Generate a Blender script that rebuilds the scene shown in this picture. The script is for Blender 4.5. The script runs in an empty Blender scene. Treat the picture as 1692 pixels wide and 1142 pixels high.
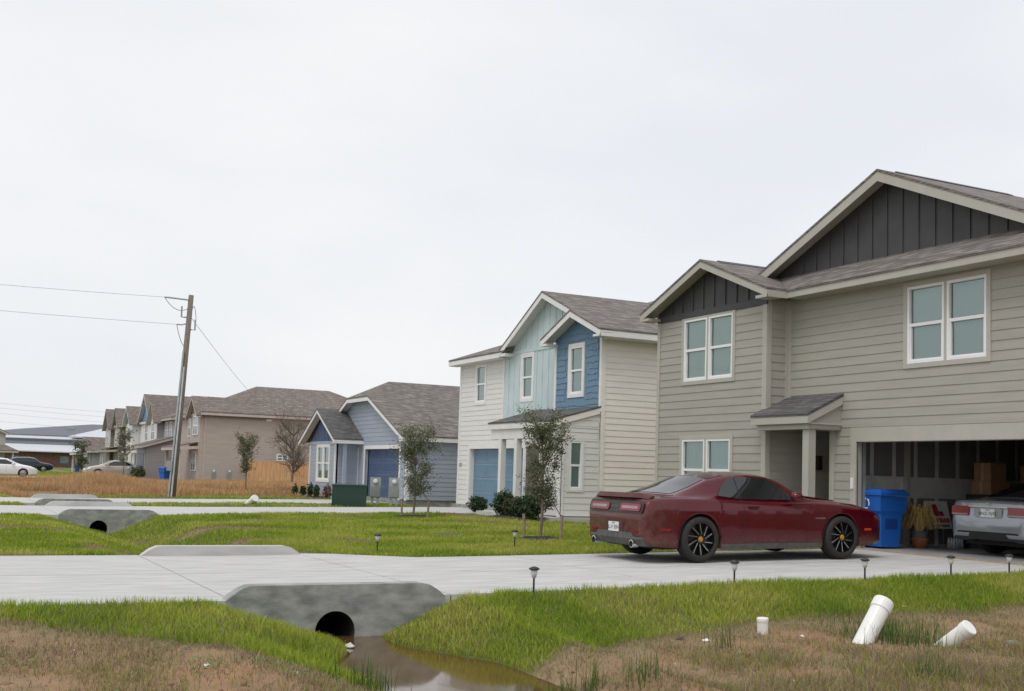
import bpy, math, random
import numpy as np
from mathutils import Matrix, Vector
random.seed(7); np.random.seed(7)
R = math.radians
sc = bpy.context.scene
col = sc.collection
# ------------------------------------------------------------------ camera
CAM = np.array([0.0, 0.0, 1.41])
FPX, CY = 1880.0, 650.46
YAW, PITCH, ROLL = R(63.23755), R(4.08812), R(1.73662)
_f = np.array([math.cos(YAW)*math.cos(PITCH), math.sin(YAW)*math.cos(PITCH), math.sin(PITCH)])
_r = np.array([math.sin(YAW), -math.cos(YAW), 0.0]); _u = np.cross(_r, _f)
_r, _u = math.cos(ROLL)*_r+math.sin(ROLL)*_u, -math.sin(ROLL)*_r+math.cos(ROLL)*_u
cam = bpy.data.cameras.new("camera"); camo = bpy.data.objects.new("camera", cam); col.objects.link(camo)
camo.matrix_world = Matrix(((_r[0], _u[0], -_f[0], CAM[0]), (_r[1], _u[1], -_f[1], CAM[1]), (_r[2], _u[2], -_f[2], CAM[2]), (0, 0, 0, 1)))
cam.sensor_width = 36; cam.lens = 36*FPX/1692; cam.shift_y = (CY-571)/1692
cam.clip_end = 3000; cam.clip_start = .1
sc.camera = camo
# ------------------------------------------------------------------ light: bright overcast
SUN_EL, SUN_AZ = R(58), R(215)       # azimuth measured from +X towards +Y, where the sun stands
w = bpy.data.worlds.new("World"); sc.world = w; w.use_nodes = True
nt = w.node_tree; N = nt.nodes; L = nt.links
bg = N["Background"]
sky = N.new("ShaderNodeTexSky"); sky.sky_type = 'NISHITA'; sky.sun_disc = False
sky.sun_elevation = SUN_EL; sky.sun_rotation = math.pi/2-SUN_AZ; sky.air_density = 1.0; sky.dust_density = 3.0
tc = N.new("ShaderNodeTexCoord"); mp = N.new("ShaderNodeMapping"); mp.inputs['Scale'].default_value = (1, 1, 2.6)
L.new(tc.outputs['Generated'], mp.inputs['Vector'])
nz = N.new("ShaderNodeTexNoise"); nz.inputs['Scale'].default_value = 2.2; nz.inputs['Detail'].default_value = 6; nz.inputs['Roughness'].default_value = .5
L.new(mp.outputs[0], nz.inputs['Vector'])
cr = N.new("ShaderNodeValToRGB"); cr.color_ramp.elements[0].position = .3; cr.color_ramp.elements[0].color = (8.75, 9.0, 9.45, 1)
cr.color_ramp.elements[1].position = .68; cr.color_ramp.elements[1].color = (10.1, 10.1, 10.1, 1)
L.new(nz.outputs['Fac'], cr.inputs['Fac'])
mx = N.new("ShaderNodeMixRGB"); mx.inputs['Fac'].default_value = .9       # the cloud layer over the sky
L.new(sky.outputs[0], mx.inputs['Color1']); L.new(cr.outputs[0], mx.inputs['Color2'])
L.new(mx.outputs[0], bg.inputs['Color']); bg.inputs['Strength'].default_value = .1
sl = bpy.data.lights.new("sun", 'SUN'); sl.energy = 1.3; sl.angle = R(25); sl.color = (1, .97, .93)
so = bpy.data.objects.new("sun", sl); col.objects.link(so)
sd = Vector((math.cos(SUN_EL)*math.cos(SUN_AZ), math.cos(SUN_EL)*math.sin(SUN_AZ), math.sin(SUN_EL)))
so.rotation_euler = (-sd).to_track_quat('-Z', 'Y').to_euler(); so.location = (0, 0, 40)
vs = sc.view_settings; vs.view_transform = 'Standard'; vs.look = 'None'; vs.exposure = 0; vs.gamma = 1; vs.use_curve_mapping = False
# ------------------------------------------------------------------ helpers
def ray(x, y): return _f+_r*(x-846)/FPX-_u*(y-CY)/FPX
def atX(x, y, X): d = ray(x, y); return CAM+d*((X-CAM[0])/d[0])
def atY(x, y, Y): d = ray(x, y); return CAM+d*((Y-CAM[1])/d[1])
def atZ(x, y, Z): d = ray(x, y); return CAM+d*((Z-CAM[2])/d[2])
def atD(x, y, D): return CAM+ray(x, y)*D
def grade(X): return float(np.clip(.0135*(X-4.3), 0, .19))
def hit(x, y, dz=0):
    z = 0
    for i in range(25): p = atZ(x, y, z+dz); z = grade(p[0])
    return p
def sm(a, b, x):
    t = np.clip((x-a)/(b-a), 0, 1); return t*t*(3-2*t)
def lattice(x, y, seed=0):       # smooth value noise for the terrain and ground cover
    xi = np.floor(x).astype(int); yi = np.floor(y).astype(int); fx = x-xi; fy = y-yi
    def h(a, b): 
        n = (a*374761393+b*668265263+seed*974711) & 0x7fffffff
        n = ((n ^ (n >> 13))*1274126177) & 0x7fffffff
        return ((n ^ (n >> 16)) & 0xffff)/65535.0
    fx = fx*fx*(3-2*fx); fy = fy*fy*(3-2*fy)
    return (h(xi, yi)*(1-fx)+h(xi+1, yi)*fx)*(1-fy)+(h(xi, yi+1)*(1-fx)+h(xi+1, yi+1)*fx)*fy
def fbm(x, y, seed=0, o=3):
    s = 0; a = .5
    for i in range(o): s = s+a*lattice(x*2**i, y*2**i, seed+i); a *= .5
    return s/(1-.5**o)
# materials -----------------------------------------------------------------
MATS = {}
def node_mat(name):
    m = bpy.data.materials.new(name); m.use_nodes = True
    return m, m.node_tree.nodes, m.node_tree.links, m.node_tree.nodes["Principled BSDF"]
def mat(name, c, rough=.6, var=.12, vs_=3., bump=0., bs=60., metal=0., coat=0., stretch=(1, 1, 1), tint=None, spec=.5):
    if name in MATS: return MATS[name]
    m, n, l, b = node_mat(name)
    b.inputs['Roughness'].default_value = rough; b.inputs['Metallic'].default_value = metal
    b.inputs['Specular IOR Level'].default_value = spec
    if coat: b.inputs['Coat Weight'].default_value = coat; b.inputs['Coat Roughness'].default_value = .05
    g = n.new("ShaderNodeNewGeometry"); mpn = n.new("ShaderNodeMapping"); mpn.inputs['Scale'].default_value = stretch
    l.new(g.outputs['Position'], mpn.inputs['Vector'])
    t = n.new("ShaderNodeTexNoise"); t.inputs['Scale'].default_value = vs_; t.inputs['Detail'].default_value = 5
    l.new(mpn.outputs[0], t.inputs['Vector'])
    r_ = n.new("ShaderNodeValToRGB"); e = r_.color_ramp.elements
    e[0].position = .3; e[1].position = .72
    t2 = tint or c
    e[0].color = tuple(x*(1-var) for x in t2)+(1,); e[1].color = tuple(min(1, x*(1+var)) for x in c)+(1,)
    l.new(t.outputs['Fac'], r_.inputs['Fac']); l.new(r_.outputs[0], b.inputs['Base Color'])
    if bump:
        t3 = n.new("ShaderNodeTexNoise"); t3.inputs['Scale'].default_value = bs; t3.inputs['Detail'].default_value = 4
        l.new(mpn.outputs[0], t3.inputs['Vector'])
        bp = n.new("ShaderNodeBump"); bp.inputs['Strength'].default_value = bump; bp.inputs['Distance'].default_value = .01
        l.new(t3.outputs['Fac'], bp.inputs['Height']); l.new(bp.outputs[0], b.inputs['Normal'])
    MATS[name] = m; return m
def shingle_mat(name, c1, c2, c3):
    if name in MATS: return MATS[name]
    m, n, l, b = node_mat(name); b.inputs['Roughness'].default_value = .9
    g = n.new("ShaderNodeNewGeometry"); sx = n.new("ShaderNodeSeparateXYZ"); l.new(g.outputs['Position'], sx.inputs[0])
    ad = n.new("ShaderNodeMath"); ad.operation = 'ADD'; l.new(sx.outputs[0], ad.inputs[0]); l.new(sx.outputs[1], ad.inputs[1])
    cb = n.new("ShaderNodeCombineXYZ"); l.new(ad.outputs[0], cb.inputs[0]); l.new(sx.outputs[2], cb.inputs[1])
    br = n.new("ShaderNodeTexBrick"); l.new(cb.outputs[0], br.inputs['Vector'])
    br.inputs['Scale'].default_value = 1; br.inputs['Brick Width'].default_value = .32; br.inputs['Row Height'].default_value = .058
    br.inputs['Mortar Size'].default_value = .006; br.inputs['Bias'].default_value = 0.0
    br.inputs['Color1'].default_value = c1+(1,); br.inputs['Color2'].default_value = c2+(1,); br.inputs['Mortar'].default_value = tuple(x*.45 for x in c1)+(1,)
    t = n.new("ShaderNodeTexNoise"); t.inputs['Scale'].default_value = 1; t.inputs['Detail'].default_value = 6
    mp2 = n.new("ShaderNodeMapping"); mp2.inputs['Scale'].default_value = (2.2, 17, 1); l.new(cb.outputs[0], mp2.inputs[0]); l.new(mp2.outputs[0], t.inputs['Vector'])
    rp = n.new("ShaderNodeValToRGB"); rp.color_ramp.elements[0].position = .5; rp.color_ramp.elements[1].position = .68
    l.new(t.outputs['Fac'], rp.inputs['Fac'])
    mxx = n.new("ShaderNodeMixRGB"); l.new(rp.outputs[0], mxx.inputs['Fac']); l.new(br.outputs['Color'], mxx.inputs['Color1']); mxx.inputs['Color2'].default_value = c3+(1,)
    l.new(mxx.outputs[0], b.inputs['Base Color'])
    bp = n.new("ShaderNodeBump"); bp.inputs['Strength'].default_value = .6; bp.inputs['Distance'].default_value = .01
    l.new(br.outputs['Fac'], bp.inputs['Height']); bp.invert = True; l.new(bp.outputs[0], b.inputs['Normal'])
    MATS[name] = m; return m
def attr_mat(name, rough=.8, trans=0., attr="tone", spec=.3):
    if name in MATS: return MATS[name]
    m, n, l, b = node_mat(name); b.inputs['Roughness'].default_value = rough; b.inputs['Specular IOR Level'].default_value = spec
    a = n.new("ShaderNodeAttribute"); a.attribute_name = attr
    l.new(a.outputs['Color'], b.inputs['Base Color'])
    if trans:
        tr = n.new("ShaderNodeBsdfTranslucent"); l.new(a.outputs['Color'], tr.inputs['Color'])
        ms = n.new("ShaderNodeMixShader"); ms.inputs[0].default_value = trans
        o = n["Material Output"]; l.new(b.outputs[0], ms.inputs[1]); l.new(tr.outputs[0], ms.inputs[2]); l.new(ms.outputs[0], o.inputs[0])
    MATS[name] = m; return m
def pane_mat(name, tint, refl=.14):
    if name in MATS: return MATS[name]
    m, n, l, b = node_mat(name); o = n["Material Output"]; n.remove(b)
    tr = n.new("ShaderNodeBsdfTransparent"); tr.inputs[0].default_value = tint+(1,)
    gl = n.new("ShaderNodeBsdfGlossy"); gl.inputs['Roughness'].default_value = .02; gl.inputs[0].default_value = (.9, .95, .95, 1)
    fr = n.new("ShaderNodeFresnel"); fr.inputs[0].default_value = 1.5
    ad = n.new("ShaderNodeMath"); ad.operation = 'MULTIPLY_ADD'; ad.inputs[1].default_value = 1.0; ad.inputs[2].default_value = refl-.04; l.new(fr.outputs[0], ad.inputs[0])
    ms = n.new("ShaderNodeMixShader"); l.new(ad.outputs[0], ms.inputs[0]); l.new(tr.outputs[0], ms.inputs[1]); l.new(gl.outputs[0], ms.inputs[2]); l.new(ms.outputs[0], o.inputs[0])
    MATS[name] = m; return m
# mesh building --------------------------------------------------------------
class MB:
    def __init__(s): s.v = []; s.f = []
    def add(s, vs, fs):
        k = len(s.v); s.v += [tuple(map(float, p)) for p in vs]; s.f += [tuple(k+i for i in f) for f in fs]; return s
    def box(s, a, b):
        x0, y0, z0 = a; x1, y1, z1 = b
        return s.hexa([(x0, y0, z0), (x1, y0, z0), (x1, y1, z0), (x0, y1, z0), (x0, y0, z1), (x1, y0, z1), (x1, y1, z1), (x0, y1, z1)])
    def hexa(s, p): return s.add(p, [(3, 2, 1, 0), (4, 5, 6, 7), (0, 1, 5, 4), (1, 2, 6, 5), (2, 3, 7, 6), (3, 0, 4, 7)])
    def prism(s, poly, ext):          # polygon of 3-D points pushed along ext
        n = len(poly); e = np.array(ext, float); q = [np.array(p, float) for p in poly]
        return s.add(q+[p+e for p in q], [tuple(range(n))[::-1], tuple(range(n, 2*n))]+[(i, (i+1) % n, n+(i+1) % n, n+i) for i in range(n)])
    def tube(s, pts, rad, n=8, cap=True):
        pts = [np.array(p, float) for p in pts]; k = len(pts)
        if not hasattr(rad, '__len__'): rad = [rad]*k
        rings = []
        for i, p in enumerate(pts):
            d = pts[min(i+1, k-1)]-pts[max(i-1, 0)]; d = d/(np.linalg.norm(d)+1e-9)
            h = np.array([0, 0, 1.]) if abs(d[2]) < .9 else np.array([1., 0, 0])
            a = np.cross(d, h); a /= np.linalg.norm(a); b = np.cross(d, a)
            rings += [p+rad[i]*(math.cos(2*math.pi*j/n)*a+math.sin(2*math.pi*j/n)*b) for j in range(n)]
        fs = [(i*n+j, i*n+(j+1) % n, (i+1)*n+(j+1) % n, (i+1)*n+j) for i in range(k-1) for j in range(n)]
        if cap: fs += [tuple(range(n))[::-1], tuple((k-1)*n+j for j in range(n))]
        return s.add(rings, fs)
    def lathe(s, prof, c, axis='z', n=24):   # prof = [(radius, height)]
        c = np.array(c, float); vs = []
        for r_, h in prof:
            for j in range(n):
                a = 2*math.pi*j/n; p, q = r_*math.cos(a), r_*math.sin(a)
                vs.append(c+np.array({'z': (p, q, h), 'y': (p, h, q), 'x': (h, p, q)}[axis]))
        k = len(prof)
        return s.add(vs, [(i*n+j, i*n+(j+1) % n, (i+1)*n+(j+1) % n, (i+1)*n+j) for i in range(k-1) for j in range(n)])
    def build(s, name, m, parent=None, org=(0, 0, 0), smooth=False):
        return new_obj(name, s.v, s.f, m, parent, org, smooth)
def new_obj(name, v, f, m, parent=None, org=(0, 0, 0), smooth=False):
    me = bpy.data.meshes.new(name)
    o3 = np.array(org, float)
    me.from_pydata([tuple(np.array(p)-o3) for p in v], [], f)
    if m: me.materials.append(m)
    if smooth:
        me.polygons.foreach_set("use_smooth", [True]*len(me.polygons))
    me.update()
    o = bpy.data.objects.new(name, me); col.objects.link(o)
    if parent: o.parent = parent
    return o
def fast_mesh(name, V, F, m, colors=None, smooth=False):   # V (n,3), F (k,3 or 4) numpy; colors per vertex
    me = bpy.data.meshes.new(name); V = np.asarray(V, np.float32); F = np.asarray(F, np.int32); k = F.shape[1]
    me.vertices.add(len(V)); me.vertices.foreach_set("co", V.ravel())
    me.loops.add(F.size); me.loops.foreach_set("vertex_index", F.ravel())
    me.polygons.add(len(F)); me.polygons.foreach_set("loop_start", np.arange(0, F.size, k, dtype=np.int32))
    me.polygons.foreach_set("loop_total", np.full(len(F), k, np.int32))
    if smooth: me.polygons.foreach_set("use_smooth", np.ones(len(F), bool))
    if colors is not None:
        a = me.attributes.new("tone", 'FLOAT_COLOR', 'POINT'); c4 = np.ones((len(V), 4), np.float32); c4[:, :3] = colors; a.data.foreach_set("color", c4.ravel())
    me.materials.append(m); me.update(calc_edges=True); me.validate()
    o = bpy.data.objects.new(name, me); col.objects.link(o); return o
def thing(name, loc, label, cat, group=None, rz=0):
    o = bpy.data.objects.new(name, None); col.objects.link(o); o.location = tuple(map(float, loc)); o.rotation_euler = (0, 0, rz)
    o.empty_display_size = .2
    return tag(o, label, cat, group)
def tag(o, label, cat, group=None):
    o['label'] = label; o['category'] = cat
    if group: o['group'] = group
    return o
def struct(o, label=None): 
    o['kind'] = 'structure'
    if label: o['label'] = label
    return o
def stuff(o, label, cat=None):
    o['kind'] = 'stuff'; o['label'] = label
    if cat: o['category'] = cat
    return o
def text_obj(name, body, size, m, parent, matrix, depth=.002):
    cu = bpy.data.curves.new(name, 'FONT'); cu.body = body; cu.size = size; cu.extrude = depth; cu.align_x = 'CENTER'; cu.align_y = 'CENTER'
    t = bpy.data.objects.new("tmp", cu); col.objects.link(t)
    dg = bpy.context.evaluated_depsgraph_get(); me = bpy.data.meshes.new_from_object(t.evaluated_get(dg))
    bpy.data.objects.remove(t); me.transform(matrix); me.materials.clear(); me.materials.append(m)
    o = bpy.data.objects.new(name, me); col.objects.link(o); o.parent = parent; return o
# common materials
M_WHITE = mat("white_trim_paint", (.74, .73, .71), .5, .05)
M_VINYL = mat("white_vinyl", (.82, .82, .82), .35, .03)
M_TAN = mat("tan_siding_paint", (.375, .36, .315), .6, .06, 1.2, .25, 90, stretch=(1, 1, 8))
M_TANTRIM = mat("tan_trim_paint", (.44, .425, .375), .55, .05)
M_CHAR = mat("charcoal_board_paint", (.055, .055, .058), .6, .15, 2, .2, 60)
M_CREAM = mat("cream_siding_paint", (.82, .765, .705), .6, .05, 1.2, .2, 90, stretch=(1, 1, 8))
M_MINT = mat("pale_blue_board_paint", (.51, .61, .615), .6, .05, 2)
M_SHAKE = mat("blue_shake_paint", (.14, .24, .345), .65, .12, 6, .3, 60, stretch=(6, 6, 1))
M_BLUEDOOR = mat("dusty_blue_door_paint", (.15, .25, .33), .45, .06)
M_BLUE1 = mat("grey_blue_siding_paint", (.33, .375, .44), .6, .06, 1.2, .2, 90, stretch=(1, 1, 8))
M_NAVY = mat("navy_paint", (.07, .11, .20), .5, .1)
M_CONC = mat("pale_concrete", (.53, .525, .515), .85, .07, 4, .3, 160, tint=(.455, .45, .44), stretch=(.35, 1.6, 1))
M_CONCD = mat("weathered_concrete", (.33, .335, .32), .9, .18, 6, .6, 60, tint=(.23, .235, .225), stretch=(.8, .8, 1.5))
M_SHING = shingle_mat("weathered_brown_shingles", (.135, .12, .11), (.20, .18, .165), (.27, .245, .22))
M_SHINGD = shingle_mat("dark_grey_shingles", (.08, .08, .082), (.12, .118, .117), (.16, .155, .15))
M_DARK = mat("black_rubber", (.015, .015, .015), .75, .2)
M_BLACK = mat("black_plastic", (.02, .02, .022), .45, .1)
M_STEEL = mat("galvanised_steel", (.42, .44, .44), .45, .15, 4, metal=.6)
M_GREYBOX = mat("grey_powder_coat", (.30, .33, .32), .5, .1)
M_BIN = mat("blue_bin_plastic", (.012, .115, .46), .42, .06)
M_MULCH = mat("black_mulch", (.02, .018, .017), .95, .5, 30, 1., 60)
M_PVC = mat("white_pvc", (.80, .80, .78), .4, .04, 6)
M_PANE = pane_mat("tinted_window_pane", (.80, .96, .93))
M_PANEC = pane_mat("clear_window_pane", (.72, .82, .80), .18)
M_BLIND = mat("closed_white_blind", (.66, .70, .69), .6, .04, 30, .0, stretch=(.1, .1, 30))
M_CURT = mat("pale_green_curtain", (.42, .50, .40), .8, .25, 9, stretch=(1, 1, .15))
M_VOID = mat("dim_interior", (.03, .03, .035), .9, .2)
M_BARK = mat("grey_brown_bark", (.17, .14, .11), .9, .3, 25, .6, 50, stretch=(1, 1, .3))
M_WOODP = mat("weathered_pole_wood", (.19, .16, .125), .9, .3, 14, .5, 40, stretch=(3, 3, .3))
M_CEDAR = mat("new_cedar", (.60, .36, .175), .75, .25, 5, .3, 40, stretch=(3, 3, .3))
M_BRICK = mat("far_red_brick", (.20, .11, .085), .85, .2, 2)
M_METALROOF = mat("ribbed_metal_roof", (.60, .62, .66), .35, .06, metal=.3)
M_METALDARK = mat("slate_metal_roof", (.115, .125, .15), .5, .1)
# ------------------------------------------------------------------ terrain
CX = 3.98                                        # ditch centre line
DRIVES = [(12.0, 18.2, 16.25), (32.0, 38.4, 17.3), (40.8, 46.5, 16.2), (99.0, 105.5, 16.5)]
def drive_edges(i, X):                            # near and far edge at X: wide over the culvert, narrower towards the house
    a, b, e = DRIVES[i]
    if i == 0: return a+0.0*X, b-1.2*sm(5.5, 7.2, X)
    if i == 1: return a+1.1*sm(5.7, 9, X), b-.5*sm(5.7, 8, X)
    if i == 2: return a+.5*sm(5.7, 9, X), b-.4*sm(5.7, 8, X)
    return a+0*X, b+0*X
def sod_edge(X):                                  # where the laid sod stops towards the camera
    return np.interp(X, [-6, .6, 1.5, 2.4, 3.1, 4.3, 4.75, 5.66, 6.5, 7.3, 8.7, 10.6, 13, 18], [11.2, 10.9, 10.25, 9.05, 8.5, 8.7, 8.95, 9.2, 9.7, 10.0, 10.25, 10.35, 10.4, 10.4])
def terrain(X, Y, detail=True):
    g = np.clip(.0135*(X-4.3), 0, .19)
    lot = -.30*sm(4.6, 6.2, X)-.16*sm(3.4, 1.0, X)
    drop = sm(11.9, 9.9, Y)
    z = g*(1-drop)+lot*drop
    dcx = CX+.24; dbw = .05+.50*sm(11.4, 9.8, Y)*sm(13, 12.2, Y)
    ditch = -.49+.29*np.clip(dcx-dbw-X, 0, None)+.44*np.clip(X-dcx-dbw, 0, None)
    z = np.where(Y < 56, np.minimum(z, ditch), z)
    if detail:
        k = np.where(Y < 10.6, 1.0, .45)
        z = z+k*(.07*(fbm(X*.9, Y*.9, 3)-.5)+.035*(fbm(X*3.5, Y*3.5, 9)-.5))
    for i in range(4):
        a, b = drive_edges(i, X); e = DRIVES[i][2]
        inside = sm(a-.02, a+.12, Y)*sm(b+.02, b-.12, Y)*sm(e+.6, e+.3, X)
        z = z-.16*inside
    z = z-.25*sm(16.0, 16.6, X)*(Y > 10.5)*(Y < 52)*(X < 32)     # under the house slabs
    return z
xs = np.unique(np.concatenate([np.arange(-600, -20, 40), np.arange(-20, -3, 1.), np.arange(-3, 17, .16), np.arange(17, 40, 1.), np.arange(40, 700, 30)]))
ys = np.unique(np.concatenate([np.arange(-60, 2, 4.), np.arange(2, 7, .5), np.arange(7, 19, .14), np.arange(19, 50, .35), np.arange(50, 120, 2), np.arange(120, 1500, 40)]))
GX, GY = np.meshgrid(xs, ys); GZ = terrain(GX, GY)
nx, ny = len(xs), len(ys)
idx = np.arange(nx*ny).reshape(ny, nx)
F = np.stack([idx[:-1, :-1], idx[:-1, 1:], idx[1:, 1:], idx[1:, :-1]], -1).reshape(-1, 4)
def cover(X, Y):                                   # 0 bare dirt .. 1 green sod, second: dry thatch
    e = sod_edge(X)+.35*(fbm(X*1.3, Y*1.3, 21)-.5)
    green = sm(-.15, .25, Y-e)
    dry = sm(.59, .70, fbm(X*.55, Y*.55, 31))*.8*np.where(Y < 12.3, .25, 1)
    dry = np.maximum(dry, sm(.36, .05, np.abs(Y-e-.1))*.95*(Y < 13))
    far = sm(47.5, 49.5, Y)*(Y < 97)
    return green, dry, far
gr, dr, fa = cover(GX, GY)
nse = fbm(GX*2.1, GY*2.1, 5)[..., None]
dirt = np.array([.31, .175, .09])*(1-nse)+np.array([.25, .19, .12])*nse
dirt = dirt*(.75+.5*fbm(GX*6, GY*6, 8)[..., None])
grass = np.array([.105, .135, .026])*(.8+.4*nse); thatch = np.array([.26, .20, .12])*(.8+.4*nse)
c = dirt*(1-gr[..., None])+(grass*(1-dr[..., None])+thatch*dr[..., None])*gr[..., None]
c = c*(1-fa[..., None])+(np.array([.23, .145, .075])*(.7+.6*nse))*fa[..., None]
M_GROUND = attr_mat("soil_and_turf", .95)
n_ = M_GROUND.node_tree.nodes; l_ = M_GROUND.node_tree.links
tn = n_.new("ShaderNodeTexNoise"); tn.inputs['Scale'].default_value = 22; tn.inputs['Detail'].default_value = 7; gg = n_.new("ShaderNodeNewGeometry"); l_.new(gg.outputs['Position'], tn.inputs['Vector'])
bpn = n_.new("ShaderNodeBump"); bpn.inputs['Strength'].default_value = .9; bpn.inputs['Distance'].default_value = .04; l_.new(tn.outputs['Fac'], bpn.inputs['Height']); l_.new(bpn.outputs[0], n_["Principled BSDF"].inputs['Normal'])
ground = fast_mesh("ground", np.stack([GX, GY, GZ], -1).reshape(-1, 3), F, M_GROUND, c.reshape(-1, 3), True); struct(ground)
# street (behind the camera's left shoulder)
M_ASPH = mat("asphalt", (.055, .055, .055), .9, .2, 8, .5, 90)
rd = MB(); rd.add([(-9, -60, .03), (-2.4, -60, .03), (-2.4, 260, .03), (-9, 260, .03)], [(0, 1, 2, 3)]); struct(rd.build("road", M_ASPH))
# water in the ditch
m, n, l, b = node_mat("muddy_water"); b.inputs['Base Color'].default_value = (.10, .055, .018, 1); b.inputs['Roughness'].default_value = .06; b.inputs['Specular IOR Level'].default_value = .5
tn = n.new("ShaderNodeTexNoise"); tn.inputs['Scale'].default_value = 9; bp = n.new("ShaderNodeBump"); bp.inputs['Strength'].default_value = .12; bp.inputs['Distance'].default_value = .01
l.new(tn.outputs['Fac'], bp.inputs['Height']); l.new(bp.outputs[0], b.inputs['Normal'])
wt = MB(); wy = np.linspace(3, 12.1, 40)
wt.add([(2.9, y, -.405) for y in wy]+[(5.6, y, -.405) for y in wy], [(i, 40+i, 41+i, i+1) for i in range(39)]); struct(wt.build("water", m))
wt = MB(); wt.add([(3.2, 31, -.47), (4.9, 31, -.47), (4.9, 32.1, -.47), (3.2, 32.1, -.47)], [(0, 1, 2, 3)]); struct(wt.build("water", m))
# ------------------------------------------------------------------ driveways, culverts
def driveway(i, panels, name="driveway"):
    root = struct(bpy.data.objects.new(name, None)); col.objects.link(root)
    for (x0, x1) in panels:
        mid = .5
        for (s0, s1) in ((0, mid), (mid, 1)):
            mb = MB(); k = max(2, int((x1-x0)/.5)); P = []
            for j in range(k+1):
                x = x0+.009+(x1-x0-.018)*j/k; a, b_ = drive_edges(i, x); a, b_ = float(a), float(b_)
                y0 = a+(b_-a)*s0+(.013 if s0 else 0); y1 = a+(b_-a)*s1-(.013 if s1 < 1 else 0); z = grade(x)+.015
                P += [(x, y0, z), (x, y1, z), (x, y1, z-.14), (x, y0, z-.14)]
            fs = [(0, 1, 2, 3), tuple(4*k+q for q in (3, 2, 1, 0))]
            for j in range(k):
                q = 4*j
                for t in range(4): fs.append((q+t, q+4+t, q+4+(t+1) % 4, q+(t+1) % 4))
            mb.add(P, fs).build("concrete_panel", M_CONC, root)
    # bed that fills the joints
    mb = MB(); x0, x1 = panels[0][0], panels[-1][1]
    for (s0, s1) in ((x0, x1),):
        k = 40; P = []
        for j in range(k+1):
            x = s0+.01+(s1-s0-.02)*j/k; a, b_ = drive_edges(i, x); z = grade(x)+.002
            P += [(x, float(a)+.02, z), (x, float(b_)-.02, z)]
        mb.add(P, [(2*j, 2*j+2, 2*j+3, 2*j+1) for j in range(k)])
    mb.build("joint_filler", mat("joint_filler", (.20, .19, .175), .95), root)
    return root
driveway(0, [(-2.3, 2.86), (2.86, 5.35), (5.35, 8.6), (8.6, 12.4), (12.4, 16.1)])
driveway(1, [(-2.3, 3.0), (3.0, 5.7), (5.7, 10), (10, 14), (14, 17.2)])
driveway(2, [(-2.3, 3.1), (3.1, 5.7), (5.7, 11), (11, 16.1)])
driveway(3, [(-2.3, 3.0), (3.0, 7), (7, 12), (12, 17)])
def headwall(x0, x1, y, near, label, zb=-.62, pipe=True):
    """low wing-topped culvert headwall standing along the drive's edge; near = faces the camera"""
    t = .2; ya, yb = (y-.02, y+t) if near else (y-t, y+.02)
    root = thing("culvert_headwall", ((x0+x1)/2, y, zb), label, "culvert", "culvert headwalls along the ditch")
    o = ((x0+x1)/2, y, zb); zt = .165; top = []
    for q in np.linspace(0, 1, 7): top.append((x0+.28*q, .015+(zt-.015)*math.sin(q*math.pi/2)))
    for q in np.linspace(0, 1, 7): top.append((x1-.28*(1-q), .015+(zt-.015)*math.cos(q*math.pi/2)))
    pc, pr, pz = CX, .225, -.345
    mb = MB()
    # front face cut around the pipe: fan between outline and circle
    outl = [(x0, zb)]+top+[(x1, zb)]
    n = 64; dense = []
    loop = outl+[outl[0]]
    seg = [math.dist(loop[i], loop[i+1]) for i in range(len(outl))]; tot = sum(seg)
    for k in range(n):
        d = tot*k/n; i = 0
        while d > seg[i]: d -= seg[i]; i += 1
        q = d/seg[i]; dense.append((loop[i][0]*(1-q)+loop[i+1][0]*q, loop[i][1]*(1-q)+loop[i+1][1]*q))
    for s in [p for p in outl]:           # keep the true corners
        k = min(range(n), key=lambda k: math.dist(dense[k], s)); dense[k] = s
    circ = []
    for (a, b_) in dense:
        th = math.atan2(b_-pz, a-pc); circ.append((pc+pr*math.cos(th), pz+pr*math.sin(th)))
    V = []
    for yy in (ya, yb):
        V += [(a, yy, b_) for a, b_ in dense]+[(a, yy, b_) for a, b_ in circ]
    fs = []
    for k in range(n):
        k2 = (k+1) % n
        fs += [(k, k2, n+k2, n+k), (2*n+k2, 2*n+k, 3*n+k, 3*n+k2), (k2, k, 2*n+k, 2*n+k2)]
    mb.add(V, fs); mb.build("headwall_slab", M_CONCD if near else M_CONC, root, o)
    if pipe:
        pm = MB(); ring = []
        d = 1 if near else -1
        for rr, yy in ((pr, ya+.01 if near else yb-.01), (pr, y+d*2.9), (pr+.03, y+d*2.9), (pr+.03, ya+.01 if near else yb-.01)):
            ring.append((rr, yy-y))
        pm.lathe(ring, (pc, y, pz), 'y', 28).build("culvert_pipe", mat("dark_corrugated_pipe", (.035, .033, .03), .8, .3, 20), root, o, True)
    return root
headwall(2.79, 5.27, 12.0, True, "grey concrete culvert headwall above the muddy water")
headwall(2.88, 5.37, 18.2, False, "pale concrete culvert headwall on the lawn side of the drive with the red car")
headwall(2.98, 5.55, 32.0, True, "grey culvert headwall facing the lawn with the staked trees")
headwall(3.15, 5.8, 38.4, False, "low pale headwall behind the drive of the white and blue house")
headwall(3.05, 5.6, 40.8, True, "dark low headwall on the drive of the single-storey blue house")
headwall(3.3, 5.75, 46.5, False, "low pale headwall beside the tall brown grass")
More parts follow.
